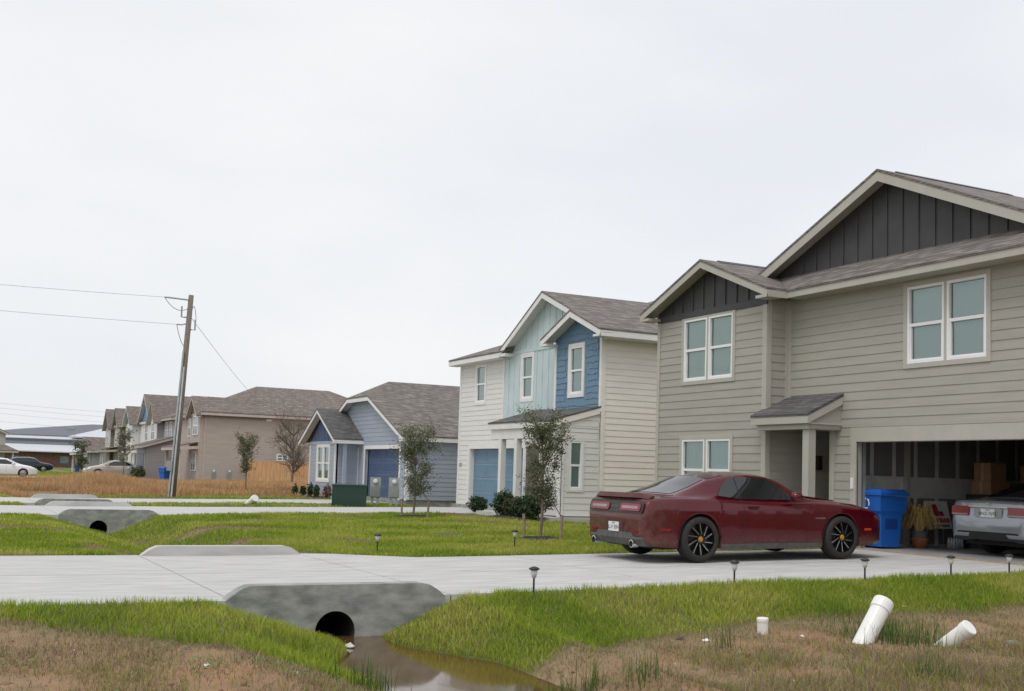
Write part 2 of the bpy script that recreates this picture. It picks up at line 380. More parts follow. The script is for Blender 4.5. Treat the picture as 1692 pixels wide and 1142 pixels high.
# ------------------------------------------------------------------ house kit
EXPO = .1778
class Wall:
    """wall plane facing -X (axis 'X', runs along Y) or facing -Y (axis 'Y', runs along X)"""
    def __init__(s, axis, c, a0, a1, z0, z1): s.ax, s.c, s.a0, s.a1, s.z0, s.z1 = axis, c, min(a0, a1), max(a0, a1), z0, z1; s.holes = []
    def p(s, a, z, d): return (s.c-d, a, z) if s.ax == 'X' else (a, s.c-d, z)
    def rect(s, mb, a0, a1, z0, z1, d0, d1):
        return mb.hexa([s.p(a0, z0, d0), s.p(a1, z0, d0), s.p(a1, z0, d1), s.p(a0, z0, d1), s.p(a0, z1, d0), s.p(a1, z1, d0), s.p(a1, z1, d1), s.p(a0, z1, d1)])
    def wedge(s, mb, a0b, a1b, a0t, a1t, z0, z1, db, dt):
        return mb.hexa([s.p(a0b, z0, 0), s.p(a1b, z0, 0), s.p(a1b, z0, db), s.p(a0b, z0, db), s.p(a0t, z1, 0), s.p(a1t, z1, 0), s.p(a1t, z1, dt), s.p(a0t, z1, dt)])
    def sheath(s, name, m, parent, org, t=.12):
        A = sorted({s.a0, s.a1}|{q for h in s.holes for q in h[:2]}); Z = sorted({s.z0, s.z1}|{q for h in s.holes for q in h[2:]})
        A = [a for a in A if s.a0 <= a <= s.a1]; Z = [z for z in Z if s.z0 <= z <= s.z1]; mb = MB()
        for i in range(len(A)-1):
            for j in range(len(Z)-1):
                ca, cz = (A[i]+A[i+1])/2, (Z[j]+Z[j+1])/2
                if any(h[0] < ca < h[1] and h[2] < cz < h[3] for h in s.holes): continue
                s.rect(mb, A[i], A[i+1], Z[j], Z[j+1], -t, 0)
        return mb.build(name, m, parent, org)
    def planks(s, m, parent, org, a0=None, a1=None, z0=None, z1=None, lim=None, zstart=None):
        """lap boards, one object per board; lim(z) -> (a0,a1) for raked tops"""
        a0 = s.a0 if a0 is None else a0; a1 = s.a1 if a1 is None else a1; z0 = s.z0 if z0 is None else z0; z1 = s.z1 if z1 is None else z1
        zs_ = zstart if zstart is not None else z0
        k = int((z1-zs_)/EXPO)+2
        for i in range(k):
            b, t = zs_+i*EXPO, zs_+(i+1)*EXPO
            if t <= z0+1e-4 or b >= z1-1e-4: continue
            b2, t2 = max(b, z0), min(t, z1)
            cuts = sorted({b2, t2}|{q for h in s.holes for q in h[2:] if b2 < q < t2})
            for j in range(len(cuts)-1):
                cb, ct = cuts[j], cuts[j+1]
                if ct-cb < .012: continue
                spans = [(a0, a1)]
                for h in s.holes:
                    if h[2] < (cb+ct)/2 < h[3]:
                        nx_ = []
                        for p, q in spans:
                            if h[1] <= p or h[0] >= q: nx_.append((p, q)); continue
                            if h[0] > p: nx_.append((p, h[0]))
                            if h[1] < q: nx_.append((h[1], q))
                        spans = nx_
                for p, q in spans:
                    pb, qb, pt, qt = p, q, p, q
                    if lim:
                        l0, l1 = lim(cb); u0, u1 = lim(ct); pb, qb, pt, qt = max(p, l0), min(q, l1), max(p, u0), min(q, u1)
                        if qt-pt < 0: mid = (pt+qt)/2; pt, qt = mid-.01, mid+.01
                    if qb-pb < .03: continue
                    mb = MB(); f0 = (cb-b)/EXPO; f1 = (ct-b)/EXPO
                    s.wedge(mb, pb, qb, pt, qt, cb+.0, ct-.001, .016-.012*f0, .016-.012*f1)
                    mb.build("plank", m, parent, org)
    def trim(s, name, m, parent, org, a0, a1, z0, z1, d=.03): 
        return s.rect(MB(), a0, a1, z0, z1, -.02, d).build(name, m, parent, org)
    def window(s, house, org, a0, a1, z0, z1, trimm, units=1, tw=.09, blind=None, pane=None, lites=False, low=True):
        """single-hung window(s) in hole; outer size a0..a1,z0..z1 without trim boards"""
        a0, a1 = min(a0, a1), max(a0, a1)
        wd = (a1-a0)/units; first = None
        tr = MB()
        for q in ((a0-tw, a0, z0-tw, z1+tw), (a1, a1+tw, z0-tw, z1+tw), (a0, a1, z1, z1+tw), (a0, a1, z0-tw, z0)): s.rect(tr, *q, -.02, .03)
        for u in range(units):
            p, q = a0+u*wd, a0+(u+1)*wd
            if units > 1: p += .03 if u else 0; q -= .03 if u < units-1 else 0
            fr = MB(); t = .05
            for r_ in ((p, p+t, z0, z1), (q-t, q, z0, z1), (p+t, q-t, z1-t, z1), (p+t, q-t, z0, z0+t)): s.rect(fr, *r_, -.06, .022)
            wo = fr.build("window", M_VINYL, house, org)
            zm = (z0+z1)/2
            sash = MB(); s.rect(sash, p+t, q-t, zm-.03, zm+.03, -.045, .012)
            for r_ in ((p+t, p+t+.03, z0+t, zm-.03), (q-t-.03, q-t, z0+t, zm-.03), (p+t+.03, q-t-.03, z0+t, z0+t+.03)): s.rect(sash, *r_, -.045, .004)
            if lites: s.rect(sash, (p+q)/2-.015, (p+q)/2+.015, z0+t+.03, zm-.03, -.03, .0); s.rect(sash, (p+q)/2-.015, (p+q)/2+.015, zm+.03, z1-t, -.03, .0)
            sash.build("sash", M_VINYL, wo, org)
            for (pa, pb, pz0, pz1, pd) in ((p+t+.001, q-t-.001, zm+.031, z1-t-.001, -.03), (p+t+.031, q-t-.031, z0+t+.031, zm-.031, -.036)):
                MB().add([s.p(pa, pz0, pd), s.p(pb, pz0, pd), s.p(pb, pz1, pd), s.p(pa, pz1, pd)], [(0, 3, 2, 1) if s.ax == 'X' else (0, 1, 2, 3)]).build("pane", pane or M_PANE, wo, org)
            bl = MB(); zb = z0+t+.002
            if blind is None or blind is M_BLIND:
                nsl = int((z1-z0-2*t)/.05)
                for j in range(nsl):
                    zz = z1-t-.05*(j+1)
                    if zz < zb: break
                    bl.add([s.p(p+t, zz-.004, -.072), s.p(q-t, zz-.004, -.072), s.p(q-t, zz+.05, -.09), s.p(p+t, zz+.05, -.09)], [(0, 1, 2, 3)])
                bl.build("blind", M_BLIND, wo, org)
            else: s.rect(bl, p+t, q-t, zb, z1-t, -.11, -.10).build("curtain", blind, wo, org)
            if units > 1 and u < units-1: s.rect(tr, q, q+.06, z0, z1, -.02, .026)
        tr.build("window_trim", trimm, house, org)
        # dark room behind
        bk = MB(); s.rect(bk, a0-.02, a1+.02, z0-.02, z1+.02, -.135, -.122); bk.build("window_reveal", M_VOID, house, org)
def slab(parent, org, pts, m, t=.06, name="roof_slope"):
    return MB().prism(pts, (0, 0, -t)).build(name, m, parent, org)
def board(parent, org, p, q, h, th, m, name="fascia", up=(0, 0, 1), out=(-1, 0, 0)):
    """board from p to q (top edge), height h down, thickness th inwards from 'out'"""
    p, q, o = np.array(p, float), np.array(q, float), -np.array(out, float)*th; d = np.array((0, 0, -h), float)
    return MB().hexa([p+d, q+d, q+d+o, p+d+o, p, q, q+o, p+o]).build(name, m, parent, org)
def battens(wall, parent, org, m, a0, a1, zlo, zhi, step=.4, skip=(), name="batten", w_=.05, d=.02):
    """upright battens, each its own object; zlo/zhi may be functions of a"""
    a = a0+step*.5
    while a < a1:
        lo = zlo(a) if callable(zlo) else zlo; hi = zhi(a) if callable(zhi) else zhi
        segs = [(lo, hi)]
        for h in list(skip):
            if h[0]-.02 < a < h[1]+.02:
                ns = []
                for p, q in segs:
                    if h[2] > p: ns.append((p, min(q, h[2])))
                    if h[3] < q: ns.append((max(p, h[3]), q))
                segs = ns
        for p, q in segs:
            if q-p > .05: wall.rect(MB(), a-w_/2, a+w_/2, p, q, 0, d).build(name, m, parent, org)
        a += step
def gable_roof_front(house, org, X0, X1, yc, zr, yL, zL, yR, zR, mroof, mtrim, rakeh=.17, wallX=None, soffm=None, vent=True, leftboard=True, returns=True):
    """gable facing -X: ridge at yc,zr; far eave yL (larger Y), near eave yR"""
    slab(house, org, [(X0, yc, zr), (X1, yc, zr), (X1, yL, zL), (X0, yL, zL)], mroof, .05)
    slab(house, org, [(X0, yc, zr), (X0, yR, zR), (X1, yR, zR), (X1, yc, zr)], mroof, .05)
    e = .052
    board(house, org, (X0+.012, yc, zr-e), (X0+.012, yL, zL-e), rakeh, .03, mtrim, "rake_board")
    board(house, org, (X0+.012, yR, zR-e), (X0+.012, yc, zr-e), rakeh, .03, mtrim, "rake_board")
    if wallX:
        so_ = soffm or mtrim
        for (ya, za, yb, zb) in ((yc, zr, yL, zL), (yc, zr, yR, zR)):
            MB().hexa([(X0+.043, ya, za-e-.06), (wallX, ya, za-e-.06), (wallX, yb, zb-e-.06), (X0+.043, yb, zb-e-.06), (X0+.043, ya, za-e-.045), (wallX, ya, za-e-.045), (wallX, yb, zb-e-.045), (X0+.043, yb, zb-e-.045)]).build("soffit", so_, house, org)
        if returns:
            for (yb, zb, s) in ((yL, zL, -1), (yR, zR, 1)):
                y0, y1 = sorted((yb, yb+s*.38))
                MB().box((X0+.014, y0, zb-e-rakeh-.002), (wallX-.002, y1, zb-e-rakeh+.06)).build("eave_return", mtrim, house, org)
    if vent:
        MB().prism([(X0+.5, yc-.16, zr-.055), (X0+.5, yc, zr+.025), (X0+.5, yc+.16, zr-.055), (X0+.5, yc, zr-.02)], (min(3.2, X1-X0-.6), 0, 0)).build("ridge_vent", M_BLACK, house, org)
# ------------------------------------------------------------------ house with the open garage
H3 = (16.25, 17.2, .15); HZ = .19
h3 = thing("tan_house", H3, "two-storey tan lap-sided house with charcoal gables and open garage", "house")
XM, XB = 16.25, 15.66
wm = Wall('X', XM, 11.2, 19.07, HZ, 5.4); wm.holes = [(12.12, 17.0, 0, 2.26), (17.75, 19.07, 0, 2.55), (13.88, 15.70, 3.72, 5.17)]
wmo = wm.sheath("front_wall", M_TAN, h3, H3)
wm.holes[0] = (11.98, 17.14, 0, 2.56); wm.holes[1] = (17.62, 19.07, 0, 2.60); wm.holes[2] = (13.79, 15.79, 3.63, 5.26)
wm.planks(M_TAN, wmo, H3, a0=11.2, a1=18.97, zstart=2.56-EXPO*14)
wm.holes[2] = (13.88, 15.70, 3.72, 5.17)
wm.window(h3, H3, 13.88, 15.70, 3.72, 5.17, M_TANTRIM, 2)
for q in ((17.0, 17.16, HZ, 2.27), (11.96, 12.12, HZ, 2.27), (11.96, 17.16, 2.27, 2.55)): wm.trim("garage_trim", M_TANTRIM, h3, H3, *q, d=.034)
wm.trim("corner_board", M_TANTRIM, h3, H3, 17.62, 17.75, HZ, 2.56, d=.033)
wm.trim("corner_board", M_TANTRIM, h3, H3, 18.965, 19.05, 3.1, 5.33, d=.03)
wb = Wall('X', XB, 19.07, 23.15, HZ, 5.21); wb.holes = [(20.22, 22.06, 3.72, 5.17), (20.25, 22.07, .95, 2.36)]
wbo = wb.sheath("bay_wall", M_TAN, h3, H3)
hs = [tuple(h) for h in wb.holes]; wb.holes = [(a-.09, b_+.09, c_-.09, d_+.09) for a, b_, c_, d_ in hs]
wb.planks(M_TAN, wbo, H3, a0=19.19, a1=23.05, zstart=2.56-EXPO*14); wb.holes = hs
for h in hs: wb.window(h3, H3, *h, M_TANTRIM, 2)
wb.trim("corner_board", M_TANTRIM, h3, H3, 19.045, 19.19, HZ, 5.21, d=.03); wb.trim("corner_board", M_TANTRIM, h3, H3, 23.05, 23.16, HZ, 5.21, d=.03)
wb.trim("frieze_board", M_CHAR, h3, H3, 19.045, 23.16, 5.211, 5.36, d=.034)
wr = Wall('Y', 19.07, XB, 18.0, HZ, 5.4)
wro = wr.sheath("return_wall", M_TAN, h3, H3, .1)
wr.planks(M_TAN, wro, H3, a0=XB+.1, a1=XM-.09, z0=2.6, z1=5.33, zstart=2.56-EXPO*14); wr.planks(M_TAN, wro, H3, a0=XB+.1, a1=17.98, z0=HZ, z1=2.5, zstart=2.56-EXPO*14)
wr.trim("corner_board", M_TANTRIM, h3, H3, XB-.0, XB+.1, HZ, 5.33, d=.031); wr.trim("corner_board", M_TANTRIM, h3, H3, XM-.1, XM-.025, 3.1, 5.33, d=.029)
# entry: back wall, door, ceiling, floor, post, canopy
MB().box((18.0, 17.4, HZ), (18.1, 19.07, 2.6)).build("entry_back_wall", M_TAN, h3, H3)
dd = MB().box((17.94, 17.86, HZ+.02), (17.998, 18.76, 2.24)).build("front_door", mat("taupe_door", (.16, .14, .12), .5), h3, H3)
for z0, z1 in ((.35, .95), (1.1, 2.05)):
    MB().box((17.925, 17.98, z0), (17.94, 18.64, z1)).build("door_panel", mat("taupe_door", (.16, .14, .12)), dd, H3)
MB().box((16.38, 17.57, HZ), (18.0, 17.70, 2.6)).build("entry_side_wall", M_TAN, h3, H3)
MB().box((XM+.0, 17.42, 2.56), (18.0, 19.0, 2.62)).build("entry_ceiling", M_TANTRIM, h3, H3)
MB().box((15.3, 17.4, .10), (18.0, 19.03, HZ+.01)).build("entry_floor", M_CONC, h3, H3)
lt = MB().box((17.0, 18.95, 1.72), (17.12, 19.045, 2.02)).build("wall_lantern", M_BLACK, h3, H3)
MB().box((15.45, 17.5, HZ), (15.63, 17.68, 2.5)).build("porch_post", M_TANTRIM, h3, H3)
MB().box((15.4, 17.46, 2.5), (15.6, 19.04, 2.64)).build("porch_beam", M_TANTRIM, h3, H3)
MB().box((15.6, 17.46, 2.5), (16.22, 17.66, 2.64)).build("porch_beam", M_TANTRIM, h3, H3)
slab(h3, H3, [(15.30, 17.38, 2.81), (16.26, 17.38, 3.26), (16.26, 19.14, 3.26), (15.30, 19.14, 2.81)], M_SHINGD, .05, "porch_roof")
board(h3, H3, (15.312, 17.38, 2.76), (15.312, 19.14, 2.76), .15, .03, M_TANTRIM)
board(h3, H3, (15.34, 17.392, 2.765), (16.24, 17.392, 3.19), .16, .03, M_TANTRIM, "rake_board", out=(0, -1, 0))
MB().prism([(15.45, 17.44, 2.52), (16.24, 17.44, 2.52), (16.24, 17.44, 3.1), (15.45, 17.44, 2.74)], (0, .05, 0)).build("porch_gable_panel", M_TAN, h3, H3)
MB().box((15.34, 17.41, 2.6), (16.24, 19.04, 2.63)).build("soffit", M_TANTRIM, h3, H3)
# bay gable
gp = MB().prism([(XB-.0, 19.1, 5.36), (XB, 23.12, 5.36), (XB, 23.12, 5.5), (XB, 20.98, 6.36), (XB, 19.1, 5.58)], (.1, 0, 0)).build("bay_gable_wall", M_CHAR, h3, H3)
battens(wb, gp, H3, M_CHAR, 19.1, 23.12, 5.36, lambda a: 6.30-.405*abs(a-20.98), .41, d=.025)
gable_roof_front(h3, H3, 15.26, 22, 20.98, 6.44, 23.42, 5.455, 18.62, 5.487, M_SHING, M_TANTRIM, .15, XB, vent=True)
board(h3, H3, (15.29, 18.612, 5.43), (15.83, 18.612, 5.43), .14, .03, M_TANTRIM, "fascia", out=(0, -1, 0))
# skirt roof and main fascia
slab(h3, H3, [(15.77, 10.9, 5.47), (16.56, 10.9, 5.95), (16.56, 20.4, 5.95), (15.77, 19.2, 5.47)], M_SHING, .04)
board(h3, H3, (15.79, 10.9, 5.43), (15.79, 18.64, 5.43), .135, .03, M_TANTRIM)
MB().box((15.82, 10.9, 5.30), (16.25, 18.62, 5.32)).build("soffit", M_TANTRIM, h3, H3)
XG = 16.55
wg = Wall('X', XG, 11.2, 21, 5.9, 7.5)
gp = MB().prism([(XG, 11.3, 5.4), (XG, 21.2, 5.4), (XG, 16.43, 7.50)], (.1, 0, 0)).build("main_gable_wall", M_CHAR, h3, H3)
battens(wg, gp, H3, M_CHAR, 12.3, 20.4, 5.93, lambda a: 7.44-.436*abs(a-16.43), .405, d=.022)
gable_roof_front(h3, H3, 16.15, 27, 16.43, 7.62, 21.9, 5.235, 10.96, 5.235, M_SHING, M_TANTRIM, .19, XG, returns=False)
# shell: sides, back, garage room
MB().box((16.37, 11.2, .1), (27, 11.32, 5.35)).build("side_wall", M_TAN, h3, H3)
MB().box((15.78, 23.03, .1), (27, 23.15, 5.35)).build("side_wall", M_TAN, h3, H3)
MB().box((26.9, 11.32, .1), (27, 23.03, 5.35)).build("back_wall", M_TAN, h3, H3)
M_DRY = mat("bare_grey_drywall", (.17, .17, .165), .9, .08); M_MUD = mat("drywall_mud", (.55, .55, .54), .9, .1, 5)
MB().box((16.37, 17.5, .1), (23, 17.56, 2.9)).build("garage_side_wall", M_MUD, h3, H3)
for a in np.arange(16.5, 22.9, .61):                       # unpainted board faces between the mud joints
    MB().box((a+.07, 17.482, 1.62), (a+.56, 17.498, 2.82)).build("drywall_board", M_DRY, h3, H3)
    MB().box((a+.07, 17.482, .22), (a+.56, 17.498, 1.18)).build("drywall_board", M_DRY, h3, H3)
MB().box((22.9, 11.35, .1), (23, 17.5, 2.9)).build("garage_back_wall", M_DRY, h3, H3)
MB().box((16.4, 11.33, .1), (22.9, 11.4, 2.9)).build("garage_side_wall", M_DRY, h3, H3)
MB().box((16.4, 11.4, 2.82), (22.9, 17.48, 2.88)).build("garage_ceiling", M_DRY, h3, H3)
gf = MB().box((16.12, 11.4, .08), (22.9, 17.48, .185)).build("garage_floor", mat("garage_concrete", (.30, .30, .30), .7, .15, 2), h3, H3)
MB().box((16.09, 11.9, .10), (16.21, 17.2, .198)).build("garage_threshold", mat("sandy_edge", (.36, .29, .20), .9, .2), h3, H3)
for j in range(4):                                          # sectional door rolled up under the ceiling
    MB().box((16.75+j*.62, 12.14, 2.42), (17.35+j*.62, 16.98, 2.47)).build("garage_door_section", M_TANTRIM, h3, H3)
MB().box((16.42, 17.02, HZ), (16.5, 17.1, 2.4)).build("door_track", M_STEEL, h3, H3)
MB().box((16.19, 17.06, 1.34), (16.215, 17.12, 1.56)).build("keypad", M_VINYL, h3, H3)
# ------------------------------------------------------------------ white and blue house
H2 = (17.3, 33.2, .2); Z2 = .30
h2 = thing("white_house", H2, "two-storey white house with pale blue and dark blue gables and blue garage door", "house")
W2, S2 = 17.3, 17.0
wf = Wall('X', W2, 28.13, 38.55, Z2, 5.56); wf.holes = [(33.3, 37.53, 0, 2.30), (32.2, 33.1, 0, 2.36), (36.41, 37.17, 3.96, 5.28), (32.83, 33.58, 3.93, 5.36)]
wfo = wf.sheath("front_wall", M_CREAM, h2, H2)
hs = list(wf.holes)
wf.holes = [(33.2, 37.63, 0, 2.42), (32.1, 33.2, 0, 2.45), (36.32, 37.26, 3.87, 5.37), (27, 34.98, 3.2, 9)]
wf.planks(mat("white_siding_paint", (.70, .69, .66), .6, .04, 1.2, .2, 90, stretch=(1, 1, 8)), wfo, H2, a0=29.4, a1=38.45)
M_WSID = MATS["white_siding_paint"]
wf.holes = hs
wf.window(h2, H2, 36.41, 37.17, 3.96, 5.28, M_WHITE); wf.window(h2, H2, 32.83, 33.58, 3.93, 5.36, M_WHITE, tw=.1)
bbp = MB(); wf.rect(bbp, 30.7, 32.83, 3.2, 5.56, .0, .012); wf.rect(bbp, 33.58, 34.88, 3.2, 5.56, 0, .012); wf.rect(bbp, 32.83, 33.58, 3.2, 3.93, 0, .012); wf.rect(bbp, 32.83, 33.58, 5.36, 5.56, 0, .012)
bbo = bbp.build("board_panel", M_MINT, h2, H2)
wbt = Wall('X', W2-.012, 27.95, 38.55, Z2, 7.3)
battens(wbt, bbo, H2, M_MINT, 30.75, 34.85, 3.25, 5.47, .40, skip=[(32.73, 33.68, 3.83, 5.46)], w_=.045, d=.018)
wf.trim("band_board", M_MINT, h2, H2, 30.7, 34.88, 5.47, 5.58, d=.036)
gp = MB().prism([(W2-.012, 28.6, 5.5), (W2-.012, 34.7, 5.5), (W2-.012, 31.64, 7.16)], (.1, 0, 0)).build("main_gable_wall", M_MINT, h2, H2)
battens(wbt, gp, H2, M_MINT, 30.75, 34.6, 5.58, lambda a: 7.10-.545*abs(a-31.64), .40, w_=.045, d=.018)
wf.trim("corner_board", M_WHITE, h2, H2, 34.88, 34.97, 3.2, 5.5, d=.033); wf.trim("corner_board", M_WHITE, h2, H2, 38.45, 38.56, Z2, 5.47, d=.033)
for q in ((37.53, 37.66, Z2-.02, 2.31), (33.17, 33.3, Z2-.02, 2.31), (33.17, 37.66, 2.31, 2.43)): wf.trim("garage_trim", M_WHITE, h2, H2, *q, d=.034)
def garage_door(wall, house, org, a0, a1, z0, z1, m, depth=.16):
    """four sections, each with long panels"""
    h = (z1-z0)/4; root = None
    for i in range(4):
        s = wall.rect(MB(), a0, a1, z0+i*h+.004, z0+(i+1)*h-.004, -depth-.04, -depth).build("garage_door_section", m, house, org)
        k = 4; wdt = (a1-a0)/k
        for j in range(k):
            p, q = a0+j*wdt+.07, a0+(j+1)*wdt-.07; b_, t_ = z0+i*h+.09, z0+(i+1)*h-.09
            fr = MB()
            for r_ in ((p, q, b_-.025, b_), (p, q, t_, t_+.025), (p-.025, p, b_-.025, t_+.025), (q, q+.025, b_-.025, t_+.025)): wall.rect(fr, *r_, -depth, -depth+.012)
            g = p+.06
            while g < q-.03: wall.rect(fr, g, g+.022, b_+.03, t_-.03, -depth, -depth+.008); g += .09
            fr.build("raised_panel", m, s, org)
garage_door(wf, h2, H2, 33.3, 37.53, Z2-.02, 2.30, M_BLUEDOOR)
for sgn, a in ((1, 37.53), (-1, 33.3)): wf.rect(MB(), min(a, a-sgn*.02), max(a, a-sgn*.02), Z2, 2.3, -.16, -.0).build("garage_jamb", M_WHITE, h2, H2)
wf.rect(MB(), 32.22, 33.08, Z2, 2.34, -.09, -.04).build("front_door", mat("taupe_door", (.16, .14, .12)), h2, H2)
for q in ((32.1, 32.2, Z2, 2.45), (33.1, 33.165, Z2, 2.45)): wf.trim("door_trim", M_WHITE, h2, H2, *q, d=.028)
# shake bay
ws = Wall('X', S2, 28.0, 30.77, 3.3, 5.6); ws.holes = [(29.07, 29.84, 3.88, 5.31)]
wso = ws.sheath("shake_wall", M_SHAKE, h2, H2, .28)
hz = ws.holes[0]; fh = .178; row = 0; z = 3.36
while z < 6.2:
    a = 28.10+random.uniform(0, .15)
    while a < 30.66:
        wd = random.uniform(.13, .27); b_ = min(a+wd, 30.66); drop = random.choice((0, .0, .018, .03))
        top = min(z+fh+.02, 6.30-.405*abs((a+b_)/2-29.19)-.02)
        if top > z+.05 and not (b_ > hz[0]-.1 and a < hz[1]+.1 and z+fh > hz[2]-.09 and z < hz[3]+.09) and b_-a > .03:
            mb = MB(); ws.wedge(mb, a+.003, b_-.003, a+.003, b_-.003, z-drop, top, .024, .006); mb.build("shake", M_SHAKE, wso, H2)
        a = b_
    z += fh; row += 1
ws.window(h2, H2, 29.07, 29.84, 3.88, 5.31, M_WHITE, tw=.1)
ws.trim("corner_board", M_WHITE, h2, H2, 30.66, 30.79, 3.3, 5.45, d=.032); ws.trim("corner_board", M_WHITE, h2, H2, 27.98, 28.10, 3.3, 5.45, d=.03)
MB().prism([(S2, 28.05, 5.55), (S2, 30.72, 5.55), (S2, 30.6, 5.66), (S2, 29.19, 6.28), (S2, 28.05, 5.8)], (.2, 0, 0)).build("shake_gable_wall", M_SHAKE, h2, H2)
# side wall
wsd = Wall('Y', 28.0, S2, 28.5, Z2, 5.5); wsdo = wsd.sheath("side_wall", M_CREAM, h2, H2)
wsd.planks(M_CREAM, wsdo, H2, a0=S2+.12, a1=28.5, z1=5.46)
wsd.trim("corner_board", M_CREAM, h2, H2, S2-.0, S2+.12, Z2, 5.46, d=.031)
MB().box((17.4, 38.45, .1), (28.5, 38.55, 5.5)).build("side_wall", M_CREAM, h2, H2); MB().box((28.4, 28.1, .1), (28.5, 38.45, 5.5)).build("back_wall", M_CREAM, h2, H2)
MB().box((17.05, 28.02, .05), (28.4, 38.5, Z2)).build("foundation", M_CONCD, h2, H2)
# roofs
gable_roof_front(h2, H2, 16.9, 25, 31.64, 7.28, 34.62, 5.64, 27.55, 5.60, M_SHING, M_WHITE, .18, W2, vent=False, returns=False)
MB().box((16.92, 34.18, 5.40), (17.28, 34.6, 5.5)).build("eave_return", M_WHITE, h2, H2)
gable_roof_front(h2, H2, 16.55, 19.5, 29.19, 6.362, 31.0, 5.63, 27.45, 5.645, M_SHING, M_WHITE, .17, S2, vent=False)
AP = (23.2, 33.25, 8.0)
ea = 5.60
slab(h2, H2, [(16.9, 38.85, ea), (16.9, 34.3, ea), (19.5, 33.3, 6.55), AP], M_SHING); slab(h2, H2, [(17.2, 27.6, ea), (29, 27.6, ea), AP], M_SHING)
slab(h2, H2, [(29, 27.6, ea), (29, 38.85, ea), AP], M_SHING); slab(h2, H2, [(29, 38.85, ea), (16.9, 38.85, ea), AP], M_SHING)
board(h2, H2, (16.91, 34.6, 5.55), (16.91, 38.86, 5.55), .17, .03, M_WHITE); board(h2, H2, (16.58, 27.46, 5.59), (29, 27.46, 5.59), .17, .03, M_WHITE, out=(0, -1, 0))
MB().box((16.95, 34.6, 5.37), (17.29, 38.84, 5.39)).build("soffit", M_WHITE, h2, H2); MB().box((17.0, 27.5, 5.40), (28.9, 27.98, 5.42)).build("soffit", M_WHITE, h2, H2)
# porch with the small enclosed corner
PX, PY = 15.75, 28.05
slab(h2, H2, [(15.42, 32.2, 3.02), (15.42, 27.98, 3.02), (17.0, 27.98, 3.47), (17.3, 32.6, 3.54)], M_SHINGD, .05, "porch_roof")
board(h2, H2, (15.435, 28.0, 2.97), (15.435, 32.2, 2.97), .17, .03, M_WHITE); board(h2, H2, (15.45, 32.19, 2.97), (17.28, 32.5, 3.45), .17, .03, M_WHITE, out=(0, 1, 0))
board(h2, H2, (15.44, 27.99, 2.975), (16.98, 27.99, 3.41), .17, .03, M_CREAM, "rake_board", out=(0, -1, 0))
MB().box((15.5, 29.3, 2.50), (15.66, 32.1, 2.82)).build("porch_beam", M_WHITE, h2, H2); MB().box((15.47, 28.03, 2.80), (17.2, 32.1, 2.83)).build("soffit", M_WHITE, h2, H2)
for y in (31.45, 30.4): MB().box((15.5, y-.09, Z2-.05), (15.67, y+.09, 2.5)).build("porch_post", M_WHITE, h2, H2)
wp = Wall('Y', PY, PX, 17.0, Z2, 3.0); wp.holes = [(16.02, 16.44, 1.05, 2.42)]
wpo = wp.sheath("porch_side_wall", M_WSID, h2, H2, .08)
MB().prism([(15.5, PY, 2.5), (17.0, PY, 2.5), (17.0, PY, 3.36), (15.5, PY, 2.95)], (0, .06, 0)).build("porch_gable_wall", M_WSID, h2, H2)
wp.holes = [(15.94, 16.52, .97, 2.5)]
wp.planks(M_WSID, wpo, H2, a0=PX+.1, a1=16.98, z1=2.5); wp.holes = []
wp2 = Wall('Y', PY, 15.5, 17, 2.5, 3.4); wp2.planks(M_WSID, wpo, H2, a0=15.55, a1=16.98, z0=2.5, z1=3.36, lim=lambda z: (15.55 if z < 2.9 else 15.55+(z-2.9)/.30, 16.98), zstart=2.5)
wp.holes = [(16.02, 16.44, 1.05, 2.42)]; wp.window(h2, H2, 16.02, 16.44, 1.05, 2.42, M_WSID, tw=.07)
wp.trim("corner_board", M_WHITE, h2, H2, PX, PX+.1, Z2-.03, 2.5, d=.03)
wq = Wall('X', PX, PY, 29.3, Z2, 2.8); wqo = wq.sheath("porch_front_wall", M_WSID, h2, H2, .08); wq.planks(M_WSID, wqo, H2, a0=28.2, a1=29.2); wq.trim("corner_board", M_WHITE, h2, H2, 28.02, 28.18, Z2-.03, 2.8, d=.03); wq.trim("corner_board", M_WHITE, h2, H2, 29.2, 29.31, Z2, 2.8, d=.03)
MB().box((15.3, 27.75, .05), (17.2, 32.6, Z2-.04)).build("porch_floor", M_CONC, h2, H2)
text_obj("house_number", "57", .2, M_BLACK, h2, Matrix.Translation((W2-.037-H2[0], 38.27-H2[1], 1.72-H2[2])) @ Matrix(((0, 0, -1, 0), (-1, 0, 0, 0), (0, 1, 0, 0), (0, 0, 0, 1))))
MB().lathe([(0, -.06), (.07, -.05), (.09, .04), (0, .045)], (W2-.08, 33.0, 1.0), 'x', 14).build("hose_bib_cover", M_STEEL, h2, H2)
MB().box((16.05, 28.95, 1.55), (16.0, 29.05, 1.85)).build("wall_lantern", M_BLACK, h2, H2)
